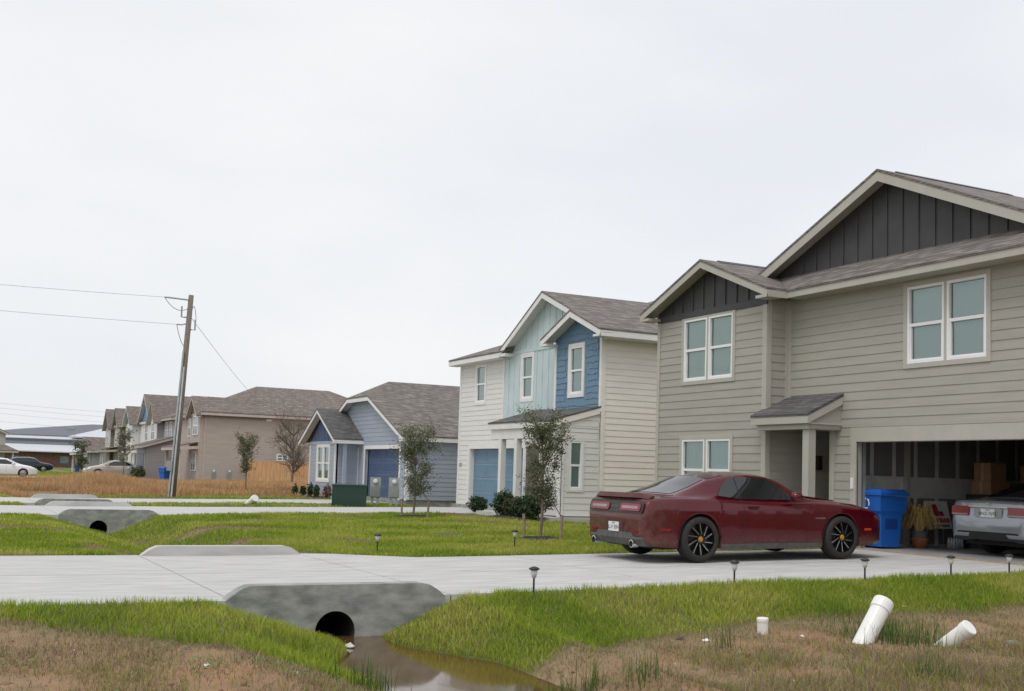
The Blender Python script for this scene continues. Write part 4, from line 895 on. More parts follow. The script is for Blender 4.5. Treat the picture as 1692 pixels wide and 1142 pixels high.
                for i in range(na+1):
                    a = math.pi*i/na
                    for yy in (s.side(x, s.wr+s.ar)*.99, .5): V.append((x+s.ar*1.01*math.cos(a), sg*yy, s.wr+s.ar*1.01*math.sin(a)))
                new_obj("wheel_arch_liner", V, [(2*i, 2*i+1, 2*i+3, 2*i+2) for i in range(na)], M_DARK, root)
        MB().box((.35, -s.T[:, 1].max()*.82, .2), (s.L-.35, s.T[:, 1].max()*.82, .42)).build("underbody", M_DARK, root)
def rrect(mb, cx_, cy_, w_, h_, r_, f, d, n=5):
    """rounded plate: f(u,v)->3-D point, thickened along vector d"""
    P = []
    for (sx, sy, a0) in ((1, 1, 0), (-1, 1, 90), (-1, -1, 180), (1, -1, 270)):
        for k in range(n+1):
            a = R(a0+90*k/n); P.append(f(cx_+sx*(w_/2-r_)+r_*math.cos(a), cy_+sy*(h_/2-r_)+r_*math.sin(a)))
    return mb.prism(P, d)
def plate(root, x, yc, zc, top, num, depth=-.012):
    p = rrect(MB(), yc, zc, .305, .152, .012, lambda u, v: (x, u, v), (depth, 0, 0)).build("licence_plate", M_PLATE, root)
    rot = Matrix(((0, 0, -1, 0), (-1, 0, 0, 0), (0, 1, 0, 0), (0, 0, 0, 1)))
    text_obj("plate_number", num, .088, M_INK, p, Matrix.Translation((x+depth-.001, yc, zc-.012)) @ rot, .001)
    text_obj("plate_state", top, .032, M_INK, p, Matrix.Translation((x+depth-.001, yc, zc+.055)) @ rot, .001)
    return p
# --- red muscle coupe
#      x     hw   zb   zs    zc    yr   zr
T = [(0.00, .80, .44, .735, .745, .55, .742), (.03, .85, .36, .80, .82, .6, .815), (.07, .88, .30, .95, .985, .62, .978), (.13, .90, .26, .985, 1.03, .64, 1.02), (.30, .925, .24, 1.005, 1.045, .66, 1.037),
     (.62, .945, .22, 1.01, 1.065, .68, 1.055), (1.02, .96, .21, 1.01, 1.21, .655, 1.165), (1.38, .955, .21, 1.0, 1.36, .62, 1.295), (1.75, .94, .20, .975, 1.425, .60, 1.362), (2.2, .93, .20, .955, 1.445, .60, 1.38), (2.55, .925, .20, .945, 1.425, .615, 1.355),
     (2.85, .925, .20, .94, 1.335, .655, 1.265), (3.1, .925, .20, .94, 1.20, .70, 1.14), (3.35, .93, .20, .94, 1.055, .74, 1.01), (3.55, .935, .20, .935, 1.02, .7, 1.0), (3.97, .95, .20, .915, .99, .68, .972), (4.4, .935, .21, .87, .94, .66, .922), (4.75, .895, .22, .80, .86, .6, .845), (4.93, .83, .25, .73, .775, .55, .762), (5.02, .76, .30, .66, .69, .5, .68), (5.05, .70, .36, .60, .62, .45, .615)]
M_RED = car_paint("dusty_maroon_paint", (.088, .002, .008), (.15, .10, .08), rear=.5, dz=.34)
cr_ = Car(T, (1.02, 3.97), .362, .405, prof=([.1, .22, .30, .45, .62, .76, .80, .88, 1.0], [.93, .958, .968, .975, .986, .999, 1.0, .978, .94]))
zc0 = grade(9.9+1.02)+.016
car = thing("red_coupe", (9.9, 15.78, zc0), "dusty maroon two-door coupe with black wheels parked before the open garage", "car"); car.rotation_euler = (0, -math.atan(.0135), 0)
bo = cr_.body(car, M_RED)
cr_.side_patch("side_window", M_CGLASS, car, [(1.45, 1.05), (1.62, 1.03), (1.9, .998), (2.98, .985)], [(1.45, 1.055), (1.58, 1.20), (1.74, 1.325), (1.9, 1.345), (2.3, 1.35), (2.55, 1.325), (2.8, 1.20), (2.98, 1.04)], 1.46, 2.97)
cr_.top_patch("rear_window", M_CGLASS, car, .66, 1.36, .60, .52); cr_.top_patch("windscreen", M_CGLASS, car, 2.62, 3.30, .58, .70)
cr_.seam(car, [(1.90, z) for z in np.linspace(.28, .95, 12)]); cr_.seam(car, [(3.27-.06*(.9-z), z) for z in np.linspace(.28, .93, 12)])
V = [(1.90+d, -(cr_.glass_y(1.9, z)+.022), z) for z in np.linspace(1.0, 1.345, 8) for d in (-.008, .008)]
new_obj("window_divider", V, [(2*i, 2*i+1, 2*i+3, 2*i+2) for i in range(7)], M_BLACK, car)
cr_.side_patch("side_skirt", M_VAL, car, [(1.4, .19), (3.6, .19)], [(1.4, .285), (3.6, .275)], 1.435, 3.555, off=.008, glass=False, nz=4)
cr_.side_patch("side_marker", M_LENS, car, [(.2, .50), (.5, .50)], [(.2, .535), (.5, .535)], .26, .46, off=.006, glass=False, nx=8, nz=3)
cr_.side_patch("front_marker", mat("amber_lens", (.55, .06, .01), .2), car, [(4.4, .47), (4.8, .47)], [(4.4, .51), (4.8, .51)], 4.50, 4.68, off=.006, glass=False, nx=8, nz=3)
hd = MB()
for sg in (-1, 1): hd.box((1.98, sg*(cr_.side(2.1, .86)-.0)-.012, .85), (2.2, sg*(cr_.side(2.1, .86))+.012, .885))
hd.build("door_handle", M_RED, car); 
MB().box((2.0, -cr_.side(2.1, .83)-.003, .825), (2.17, -cr_.side(2.1, .83)+.01, .85)).build("handle_recess", M_DARK, car)
for sg in (-1, 1):
    mi = MB().lathe([(0, -.10), (.05, -.095), (.085, -.04), (.09, .03), (.07, .075), (0, .08)], (2.93, sg*.985, 1.045), 'x', 16).build("side_mirror", M_RED, car, smooth=True)
    MB().box((2.9, sg*.985-.05 if sg > 0 else -.99, .97), (2.96, sg*.985+.05 if sg > 0 else -.88, 1.0)).build("mirror_arm", M_BLACK, mi)
hs_ = MB().prism([(3.35, -.42, 1.035), (3.5, -.45, 1.055), (4.3, -.36, .972), (4.3, .36, .972), (3.5, .45, 1.055), (3.35, .42, 1.035)], (0, 0, -.05)).build("hood_scoop", M_RED, car)
sp = MB(); V = []
for y in np.linspace(-.80, .80, 21):
    c_ = 1-.75*max(0, abs(y)-.62)/.18; h = .075*max(c_, .3)
    V += [(.055+.10*(abs(y)/.8)**4, y, 1.005+h), (.02+.10*(abs(y)/.8)**4, y, .985+h*.3), (.24, y, 1.02), (.22, y, 1.035+h*.5)]
sp.add(V, [(0, 1, 2, 3), tuple(80+q for q in (3, 2, 1, 0))]+[(4*i+t, 4*i+4+t, 4*i+4+(t+1) % 4, 4*i+(t+1) % 4) for i in range(20) for t in range(4)]).build("rear_spoiler", mat("dusty_spoiler", (.085, .025, .022), .55, .25, 8), car)
def tail(u, v):               # raked tail panel plane
    t = (v-.745)/.235; return (.0+.062*t-.012+.06*max(0, abs(u)-.55)**1.5, u, v)
rrect(MB(), 0, .858, 1.60, .185, .05, tail, (-.008, 0, 0)).build("tail_panel", mat("dusty_black_panel", (.03, .028, .027), .5, .3, 6), car)
for sg in (-1, 1):
    tl = rrect(MB(), sg*.455, .855, .58, .115, .045, lambda u, v: tuple(np.array(tail(u, v))-(.009, 0, 0)), (-.012, 0, 0)).build("taillight", M_LENS, car)
    rrect(MB(), sg*.455, .855, .46, .045, .02, lambda u, v: tuple(np.array(tail(u, v))-(.0215, 0, 0)), (-.004, 0, 0)).build("taillight_lens", M_LENSP, tl)
rot = Matrix(((0, 0, -1, 0), (-1, 0, 0, 0), (0, 1, 0, 0), (0, 0, 0, 1)))
text_obj("tail_badge", "D O D G E", .045, M_CHROME, car, Matrix.Translation((.004, 0, .86)) @ rot, .002)
text_obj("fender_badge", "CHALLENGER", .036, M_CHROME, car, Matrix.Translation((3.5, -cr_.side(3.5, .68)-.003, .685)) @ Matrix(((1, 0, 0, 0), (0, 0, -1, 0), (0, 1, 0, 0), (0, 0, 0, 1))), .001)
va = MB(); V = []; ny_ = 25
for y in np.linspace(-.855, .855, ny_):
    xo = .30*max(0, (abs(y)-.72)/.18)**2
    V += [(-.012+xo, y*1.0, .455-.06*(abs(y) > .5)), (-.02+xo, y, .36), (.05+xo, y, .25), (.12+xo, y, .25), (.06+xo, y, .455-.06*(abs(y) > .5))]
va.add(V, [(0, 1, 2, 3, 4), tuple(5*(ny_-1)+q for q in (4, 3, 2, 1, 0))]+[(5*i+t, 5*i+5+t, 5*i+5+(t+1) % 5, 5*i+(t+1) % 5) for i in range(ny_-1) for t in range(5)]).build("rear_valance", M_VAL, car)
for sg in (-1, 1):
    MB().lathe([(.06, .02), (.062, -.09), (.052, -.092), (.05, 0)], (.04, sg*.57, .285), 'x', 18).build("exhaust_tip", M_CHROME, car)
    rrect(MB(), sg*.62, .475, .15, .03, .01, lambda u, v: (-.012, u, v), (-.008, 0, 0)).build("reflector", M_LENS, car)
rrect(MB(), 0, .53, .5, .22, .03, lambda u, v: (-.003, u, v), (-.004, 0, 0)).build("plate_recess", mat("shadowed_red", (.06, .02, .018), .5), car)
plate(car, -.012, 0, .53, "TEXAS", "LLV·3SN")
cr_.wheels(car, .835, .26, 'dark', .262, mat("yellow_cap", (.45, .22, .02), .4))
# --- silver saloon in the garage
T = [(0, .70, .44, .60, .62, .4, .61), (.03, .80, .36, .70, .71, .5, .705), (.06, .84, .32, .93, .965, .56, .955), (.10, .86, .30, .985, 1.015, .58, 1.005), (.3, .90, .26, 1.0, 1.04, .60, 1.03), (.62, .92, .22, .995, 1.07, .6, 1.055), (1.15, .925, .2, .985, 1.29, .56, 1.24), (1.6, .925, .2, .975, 1.42, .54, 1.36), (2.2, .925, .2, .965, 1.46, .54, 1.395), (2.7, .925, .2, .955, 1.42, .56, 1.36), (3.3, .92, .2, .945, 1.16, .66, 1.10), (3.6, .92, .2, .93, 1.02, .68, .99), (4.3, .91, .2, .86, .93, .62, .91), (4.75, .82, .26, .72, .78, .5, .77), (4.88, .68, .36, .6, .62, .4, .61)]
M_SILV = car_paint("silver_paint", (.30, .32, .35), None, .45)
cs = Car(T, (1.12, 3.98), .335, .37)
car = thing("silver_sedan", (17.2, 14.70, .187), "silver four-door saloon parked nose-in inside the open garage", "car")
cs.body(car, M_SILV); cs.side_patch("side_window", M_CGLASS, car, [(.95, 1.03), (3.25, 1.0)], [(.95, 1.06), (1.4, 1.27), (1.7, 1.35), (2.6, 1.35), (3.25, 1.02)], .96, 3.24); cs.top_patch("rear_window", M_CGLASS, car, .66, 1.42, .58, .50)
for sg in (-1, 1):
    ft = lambda u, v: (.026+.10*(v-.73)+.03*max(0, abs(u)-.6), u, v)
    tl = rrect(MB(), sg*.63, .82, .40, .175, .03, ft, (-.012, 0, 0)).build("taillight", M_LENS, car)
    rrect(MB(), sg*.63, .755, .36, .03, .008, lambda u, v: tuple(np.array(ft(u, v))-(.013, 0, 0)), (-.004, 0, 0)).build("taillight_lens", M_LENSP, tl)
MB().box((.018, -.43, .892), (.05, .43, .915)).build("chrome_strip", M_CHROME, car); rrect(MB(), 0, .79, .62, .19, .05, lambda u, v: (.030, u, v), (-.006, 0, 0)).build("plate_recess", mat("recess_silver", (.30, .32, .34), .4), car)
plate(car, .024, .0, .79, "TEXAS", "HNZ-7692"); MB().lathe([(.036, 0), (.036, -.012), (.03, -.012), (.03, 0)], (.04, 0, .955), 'x', 24).build("star_badge", M_CHROME, car)
MB().prism([(-.006, -.66, .45), (-.006, .66, .45), (.06, .80, .30), (.06, -.80, .30)], (.03, 0, 0)).build("rear_valance", M_BLACK, car)
cs.seam(car, [(1.5, z) for z in np.linspace(.3, .93, 8)]); cs.wheels(car, .79, .22, 'silver', .24, far=True)
# --- far parked cars
def sedan(name, loc, rz, paint, label, lights=True, tall=0):
    T = [(0, .68, .4, .60, .62, .4, .61), (.05, .80, .3, .88, .92, .5, .91), (.12, .85, .26, .96, 1.0, .55, .99), (.6, .89, .22, .97, 1.04, .58, 1.03), (1.1, .90, .2, .96, 1.27, .55, 1.22), (1.6, .90, .2, .95, 1.42, .54, 1.36), (2.2, .90, .2, .94, 1.45, .54, 1.385), (2.7, .90, .2, .93, 1.39, .56, 1.33), (3.3, .9, .2, .92, 1.10, .66, 1.05), (3.6, .9, .2, .90, .99, .66, .97), (4.3, .88, .2, .80, .86, .6, .845), (4.7, .78, .26, .66, .7, .5, .69), (4.82, .66, .36, .54, .56, .4, .55)]
    if tall: T = [(0, .72, .42, .70, .72, .5, .71), (.06, .85, .34, .98, 1.02, .58, 1.01), (.12, .88, .3, 1.08, 1.16, .62, 1.15), (.35, .9, .26, 1.10, 1.52, .60, 1.45), (.8, .92, .24, 1.10, 1.66, .60, 1.58), (2.2, .92, .24, 1.08, 1.70, .60, 1.62), (2.8, .92, .24, 1.06, 1.60, .62, 1.52), (3.35, .91, .24, 1.04, 1.20, .68, 1.14), (3.6, .91, .24, 1.02, 1.10, .68, 1.08), (4.35, .89, .25, .94, 1.0, .62, .985), (4.7, .8, .3, .78, .82, .52, .81), (4.8, .68, .4, .64, .66, .42, .65)]
    c_ = Car(T, (.98, 3.75), .33 if not tall else .36, .37 if not tall else .41)
    car = thing(name, loc, label, "car"); car.rotation_euler = (0, 0, rz)
    c_.body(car, paint)
    if tall: c_.side_patch("side_window", M_CGLASS, car, [(.3, 1.14), (3.3, 1.10)], [(.3, 1.2), (.5, 1.45), (.8, 1.55), (2.6, 1.55), (3.3, 1.12)], .32, 3.28)
    else: c_.side_patch("side_window", M_CGLASS, car, [(.95, 1.02), (3.22, .97)], [(.95, 1.06), (1.4, 1.27), (1.7, 1.34), (2.5, 1.33), (3.22, 1.0)], .96, 3.2)
    c_.top_patch("windscreen", M_CGLASS, car, 2.72 if not tall else 2.85, 3.35, .54, .64)
    c_.top_patch("rear_window", M_CGLASS, car, .62 if not tall else .14, 1.45 if not tall else .36, .55, .5)
    for sg in (-1, 1):
        MB().box((.04, sg*.70-.11, .80), (.09, sg*.70+.11, .92)).build("taillight", M_LENS, car); MB().box((4.55, sg*.62-.14, .64), (4.70, sg*.62+.14, .74)).build("headlight", M_LENSP, car)
        MB().lathe([(0, -.09), (.06, -.08), (.08, 0), (.06, .07), (0, .08)], (3.0, sg*.96, 1.0+.1*tall), 'x', 10).build("side_mirror", paint, car, smooth=True)
    for xx in (1.45, 2.55): c_.seam(car, [(xx, z) for z in np.linspace(.3, .9, 6)], .01)
    c_.wheels(car, .77, .21, 'silver', .235, far=True); return car
p = hit(188, 789); sedan("beige_sedan", (16.0, 101.5, .2), math.pi, car_paint("champagne_paint", (.46, .40, .34), (.30, .22, .15)), "champagne saloon on the drive of the grey house")
sedan("white_sedan", (2.35, 95.5, .10), 0, car_paint("white_paint", (.78, .79, .80), None, 0.), "white saloon beside the tall brown grass")
sedan("navy_suv", (7.6, 143.5, .1), 0, car_paint("navy_car_paint", (.012, .018, .04), None, .2), "dark navy sport utility car on the far lawn", tall=1)
# ------------------------------------------------------------------ things in the garage and by the walls
def wheelie_bin(loc, rz, label, group=None, detail=True):
    o = thing("wheelie_bin", loc, label, "bin", group, rz)
    b_ = MB(); P = []
    for (z, hx, hy) in ((.03, .22, .24), (.60, .26, .28), (.66, .31, .31), (.92, .33, .33)): P += [(-hx, -hy, z), (hx, -hy, z), (hx, hy, z), (-hx, hy, z)]
    b_.add(P, [(3, 2, 1, 0), (12, 13, 14, 15)]+[(4*i+t, 4*i+(t+1) % 4, 4*i+4+(t+1) % 4, 4*i+4+t) for i in range(3) for t in range(4)]).build("bin_body", M_BIN, o)
    ld = MB().add([(-.35, -.36, .93), (.35, -.36, .93), (.35, .36, .93), (-.35, .36, .93), (-.35, -.36, .985), (.35, -.36, .985), (.35, .36, .985), (-.35, .36, .985), (-.28, -.28, 1.04), (.28, -.28, 1.04), (.28, .28, 1.04), (-.28, .28, 1.04)], [(3, 2, 1, 0), (8, 9, 10, 11)]+[(4*i+t, 4*i+(t+1) % 4, 4*i+4+(t+1) % 4, 4*i+4+t) for i in range(2) for t in range(4)]).build("bin_lid", M_BIN, o)
    MB().tube([(-.25, .38, .95), (.25, .38, .95)], .018).build("handle_bar", M_BIN, o)
    for sx in (-1, 1): MB().lathe([(0, -.03), (.1, -.028), (.1, .028), (0, .03)], (sx*.22, .26, .1), 'x', 16).build("bin_wheel", M_BLACK, o)
    if detail:
        MB().box((-.12, -.262, .44), (.10, -.258, .46)).build("catch_bar", M_VINYL, o); MB().box((-.16, -.275, .36), (.14, -.255, .56)).build("lift_pocket", mat("deep_blue_plastic", (.006, .05, .24), .5), o)
        e = MB()
        for a0 in (0, 120, 240): e.tube([(-.338+.0*q, .02+.075*math.cos(R(a0+q*85)), .78+.085*math.sin(R(a0+q*85))) for q in np.linspace(0, 1, 7)], .011, 6)
        e.build("recycling_mark", M_VINYL, o)
    return o
wheelie_bin((16.86, 16.98, .187), R(0), "blue wheelie bin standing just inside the open garage").scale = (1.08, 1.08, 1.12)
# potted dry plant
o = (17.95, 17.0, .187); pl = thing("potted_dry_plant", o, "terracotta pot of drooping dry straw beside the blue bin", "potted plant")
MB().lathe([(0, 0), (.13, 0), (.17, .16), (.18, .2), (.16, .2), (.15, .18), (0, .18)], (0, 0, 0), 'z', 20).build("pot", mat("terracotta", (.34, .12, .05), .8), pl, smooth=True)
MB().lathe([(.15, .17), (.15, .3), (.16, .34), (.14, .34), (0, .3)], (0, 0, 0), 'z', 18).build("inner_pot", mat("grey_green_pot", (.10, .14, .12), .7), pl)
mb = MB()
for k in range(130):
    a = random.uniform(0, 6.28); r_ = random.uniform(.15, .48); h = random.uniform(.3, .62)
    mb.tube([(0.03*math.cos(a), .03*math.sin(a), .3), (.5*r_*math.cos(a), .5*r_*math.sin(a), .3+h), (r_*math.cos(a), r_*math.sin(a), .3+h*random.uniform(.1, .6))], [.007, .009, .004], 4, False)
mb.build("dry_leaves", mat("straw", (.52, .37, .13), .8, .25, 30), pl)
# yard sign with a red emblem and lines of lettering too small to read
o = (18.75, 17.2, .187); ys_ = thing("yard_sign", o, "white sign with red emblem leaning against the garage wall", "sign")
sg_ = MB().hexa([(-.3, -.05, .38), (.3, -.05, .38), (.3, -.04, .38), (-.3, -.04, .38), (-.42, .06, .95), (.24, .06, .95), (.24, .07, .95), (-.42, .07, .95)]).build("sign_board", mat("sign_white", (.62, .62, .62), .5), ys_)
mb = MB()
def sp_(u, v): return (-.3+.6*u-.09*v*1.0-.02*v, -.056+.11*v, .38+.57*v)
for (u0, u1, v0, v1) in ((.28, .55, .62, .88), (.24, .78, .46, .62)): mb.add([sp_(u0, v0), sp_(u1, v0), sp_(u1-.05, v1), sp_(u0+.02, v1)], [(0, 1, 2, 3)])
u = .06
while u < .92: wv = random.uniform(.05, .09); mb.add([sp_(u, .22), sp_(u+wv, .22), sp_(u+wv, .38), sp_(u, .38)], [(0, 1, 2, 3)]); u += wv+.02
mb.build("red_print", mat("sign_red", (.38, .02, .03), .5), sg_)
mb = MB(); u = .1
while u < .9: wv = random.uniform(.03, .05); mb.add([sp_(u, .06), sp_(u+wv, .06), sp_(u+wv, .15), sp_(u, .15)], [(0, 1, 2, 3)]); u += wv+.02
mb.build("dark_print", M_INK, sg_)
for sx in (-.15, .1): MB().tube([(sx, .0, 0), (sx, .03, .4)], .005, 6).build("wire_stake", M_STEEL, ys_)
# cart with boxes
o = (19.6, 16.55, .187); ct = thing("black_cart", o, "dark low cart loaded beneath cardboard boxes", "cart")
MB().box((-.6, -.35, .32), (.6, .35, .44)).build("cart_deck", mat("dark_speckled_metal", (.045, .045, .047), .7, .5, 40), ct)
for sx in (-.5, .5):
    for sy in (-.28, .28): MB().box((sx-.04, sy-.04, .01), (sx+.04, sy+.04, .32)).build("leg", M_BLACK, ct)
o2 = tag(MB().box((19.1, 16.28, .628), (20.15, 16.85, 1.30)).build("black_crate", M_BLACK), "black storage crate on the low cart", "crate")
M_CARD = mat("cardboard", (.30, .17, .085), .85, .12, 6)
def carton(a, b_, label):
    o = thing("cardboard_box", ((a[0]+b_[0])/2, (a[1]+b_[1])/2, a[2]), label, "box", "cardboard boxes in the garage"); og_ = o.location[:]
    MB().box(a, b_).build("box_body", M_CARD, o, og_); MB().box((a[0]-.002, (a[1]+b_[1])/2-.03, a[2]+.01), (b_[0]+.002, (a[1]+b_[1])/2+.03, b_[2]+.002)).build("packing_tape", mat("packing_tape", (.42, .30, .18), .4), o, og_)
carton((19.25, 16.35, 1.302), (19.8, 16.85, 1.57), "cardboard box standing on the black crate"); carton((19.3, 16.4, 1.574), (19.75, 16.82, 1.95), "cardboard box topmost of its stack on the crate")
carton((20.3, 15.9, .19), (20.9, 16.6, 1.30), "tall cardboard box on the garage floor behind the cart"); carton((20.3, 15.95, 1.304), (20.85, 16.5, 1.92), "cardboard box on top of the tall box behind the silver saloon")
o2 = thing("water_bottles", (18.6, 16.7, .187), "clear plastic water bottles wrapped together on the garage floor", "bottles")
for i in range(4):
    for j in range(3): MB().lathe([(0, 0), (.033, .0), (.033, .15), (.012, .2), (.012, .22), (0, .22)], (i*.07, j*.07, 0), 'z', 10).build("bottle", mat("clear_plastic", (.35, .38, .40), .15, spec=.8), o2, smooth=True)
# utility boxes
def meter(loc, label, rz=0):
    o = thing("meter_pedestal", loc, label, "meter box", "electric meter pedestals"); o.rotation_euler[2] = rz
    MB().box((-.12, -.19, .30), (.12, .19, 1.04)).build("meter_cabinet", M_GREYBOX, o); MB().box((-.155, -.16, .34), (-.12, .16, .72)).build("cabinet_cover", mat("grey_cover", (.25, .255, .235), .5), o)
    MB().lathe([(.085, -.02), (.085, -.09), (.06, -.12), (0, -.125)], (-.1, 0, .89), 'x', 20).build("meter_dial", mat("meter_glass", (.62, .64, .66), .2), o)
    for sy in (-.1, .1): MB().box((-.06, sy-.045, -.05), (.06, sy+.045, .30)).build("leg", M_STEEL, o)
for q, lb in (((619, 836), "grey meter box beside the green transformer"), ((650, 837), "grey meter box nearest the staked tree")):
    p = hit(*q); meter((p[0], p[1], grade(p[0])), lb, R(70))
p = atD(357, 797, 82); meter((17.9, 82.6, .15), "twin grey meter box against the taupe house wall", math.pi/2); meter((19.0, 82.6, .15), "twin grey meter box against the taupe house wall", math.pi/2)
meter((14.0, 96.0, .15), "twin grey meter box before the slate garage door", R(75)); meter((14.6, 95.9, .15), "twin grey meter box before the slate garage door", R(75))
p = hit(572, 838); tr_ = thing("transformer_box", (p[0]+.1, p[1]+.45, grade(p[0])), "dark green ground transformer cabinet by the drive", "transformer"); tr_.rotation_euler[2] = R(-20)
MB().hexa([(-.45, -.45, -.05), (.75, -.45, -.05), (.75, .45, -.05), (-.45, .45, -.05), (-.45, -.45, .74), (.75, -.45, .74), (.75, .4, .80), (-.45, .4, .80)]).build("cabinet", mat("dark_green_enamel", (.008, .038, .022), .45, .12), tr_)
MB().box((-.48, -.48, .74), (.78, .46, .78)).build("cabinet_lid", mat("dark_green_enamel", (.008, .038, .022)), tr_); MB().box((-.455, -.25, .35), (-.45, -.05, .62)).build("warning_label", M_PLATE, tr_)
wheelie_bin((15.0, 97.6, .18), R(-60), "blue wheelie bin at the slate garage door of the grey house", None, False); wheelie_bin((15.2, 86.6, .18), R(-60), "blue wheelie bin beside the taupe house porch", None, False); wheelie_bin((15.4, 146.2, .2), 0, "blue wheelie bin by the far low grey house", None, False)
# pipes standing out of the lot
def pvc(b_, t_, r_, label, name="drain_pipe"):
    b_, t_ = np.array(b_), np.array(t_); o = thing(name, b_, label, "pipe"); d = t_-b_; L_ = np.linalg.norm(d); u_ = d/L_
    MB().tube([-u_*.25, d*.80], r_, 20).build("pipe_body", M_PVC, o, smooth=False); cpt = MB(); cpt.tube([d*.78, d*.97, d], [r_*1.1, r_*1.1, r_*1.02], 20); cpt.build("pipe_cap", M_PVC, o)
pb = atZ(1426, 1062, -.30); pd = np.linalg.norm(pb-CAM); pvc(pb, atD(1461, 993, ((pb-CAM)@_f)*1.02), .105, "long white capped pipe leaning out of the bare soil")
pb = atZ(1563, 1066, -.30); pvc(pb, atD(1603, 1036, ((pb-CAM)@_f)*.985), .085, "short white pipe lying low in the dry weeds")
pb = atZ(1260, 1046, -.27); pvc(pb, atD(1260, 1021, ((pb-CAM)@_f)), .06, "small upright white cleanout pipe at the sod edge")
pb = hit(408, 835); pvc(pb, atD(422, 823, ((pb-CAM)@_f)*.99), .12, "white pipe stub tilted beside the far drive")
# path lights
def path_light(p, label):
    z = float(terrain(np.array(p[0]), np.array(p[1]))); o = thing("path_light", (p[0], p[1], z), label, "path light", "solar path lights along the drive")
    MB().tube([(0, 0, -.1), (0, 0, .20)], .012, 8).build("stake", M_BLACK, o); MB().lathe([(.018, .2), (.028, .21), (.045, .30), (.043, .30), (.026, .215)], (0, 0, 0), 'z', 16).build("lamp_glass", mat("frosted_lamp_glass", (.55, .56, .55), .15, spec=.8), o, smooth=True)
    MB().lathe([(0, .335), (.03, .33), (.065, .31), (.062, .298), (0, .30)], (0, 0, 0), 'z', 16).build("lamp_cap", M_BLACK, o, smooth=True)
for q, lb in (((867, 982), "solar path light beside the culvert end of the drive"), ((1174, 966), "solar path light in the grass facing the coupe's rear wheel"), ((1370, 956), "solar path light in the grass facing the coupe's front wheel"), ((1518, 952), "solar path light in the grass before the open garage"), ((1617, 949), "solar path light in the grass in line with the silver saloon")):
    p = hit(*q, dz=-.02); path_light((p[0], min(p[1], 11.82)), lb)
for q, lb in (((623, 914), "solar path light on the lawn across the drive, nearer the ditch"), ((850, 906), "solar path light on the lawn near the mulched tree")): path_light(hit(*q), lb)
# ------------------------------------------------------------------ utility pole
pb = hit(284, 822); pt = atY(316, 488, pb[1]); o = tuple(pb); po = thing("utility_pole", o, "leaning wooden utility pole with grey conduits and wires", "utility pole")
ax = (pt-pb); MB().tube([ax*-.05, ax*.5, ax], [.15, .125, .105], 14).build("pole_shaft", M_WOODP, po, smooth=True)
for off, top in ((-.17, .72), (-.06, .64)): MB().tube([(off, -.17, 0), tuple(ax*top+np.array((off*.75, -.14, 0)))], .038, 8).build("conduit", M_STEEL if off < -.1 else mat("grey_pvc_conduit", (.50, .51, .52), .5), po)
MB().box((-.30, -.25, 1.1), (-.1, -.15, 1.5)).build("junction_box", M_GREYBOX, po)
def onp(q): return ax*q
w1a = atY(272, 491, pb[1])-pb; w2a = atY(292, 536, pb[1])-pb
MB().tube([onp(.975), w1a+np.array((.25, 0, .0)), w1a], .035, 8).build("insulator_arm", M_STEEL, po); MB().tube([onp(.86), w2a+np.array((.2, 0, 0)), w2a], .03, 8).build("insulator_arm", M_STEEL, po)
for k, (q, dx) in enumerate(((.90, -.32), (.84, .28))): MB().tube([onp(q)+np.array((dx*.3, 0, -.1)), onp(q)+np.array((dx, 0, -.1)), onp(q)+np.array((dx, 0, .35))], .035, 8).build("fuse_cutout", M_GREYBOX, po)
def sag(a, b_, s_, n=14): 
    a, b_ = np.array(a), np.array(b_); return [a+(b_-a)*q-np.array((0, 0, s_*4*q*(1-q))) for q in np.linspace(0, 1, n)]
MB().tube(sag(w1a, onp(.93)+np.array((-.1, 0, 0)), .25), .012, 5).build("jumper_wire", M_BLACK, po); MB().tube(sag(w2a, onp(.74), .25), .012, 5).build("jumper_wire", M_BLACK, po); MB().tube(sag(onp(.93)+np.array((.1, 0, 0)), onp(.86)+np.array((.3, 0, .2)), -.3), .012, 5).build("jumper_wire", M_BLACK, po)
for wa, px in ((w1a+pb, (0, 465)), (w2a+pb, (0, 508))):
    e = atD(*px, 44.0); d = (e-wa); MB().tube(sag(wa, wa+d*3.5, .15), .008, 5).build("overhead_wire", M_STEEL, po, o)
MB().tube(sag(onp(.9)+pb, (21.5, 86.6, 6.8), .1), .009, 5).build("service_wire", M_BLACK, po, o)
fw = thing("distant_power_line", (-5, 230, 8), "faint distant power lines crossing above the metal roofs", "wires")
for q in (660, 668, 677, 690): MB().tube(sag(atD(-60, q, 240), atD(330, q+30, 250), .4), .02, 4).build("wire", mat("far_wire", (.35, .36, .38), .6), fw, (-5, 230, 8))
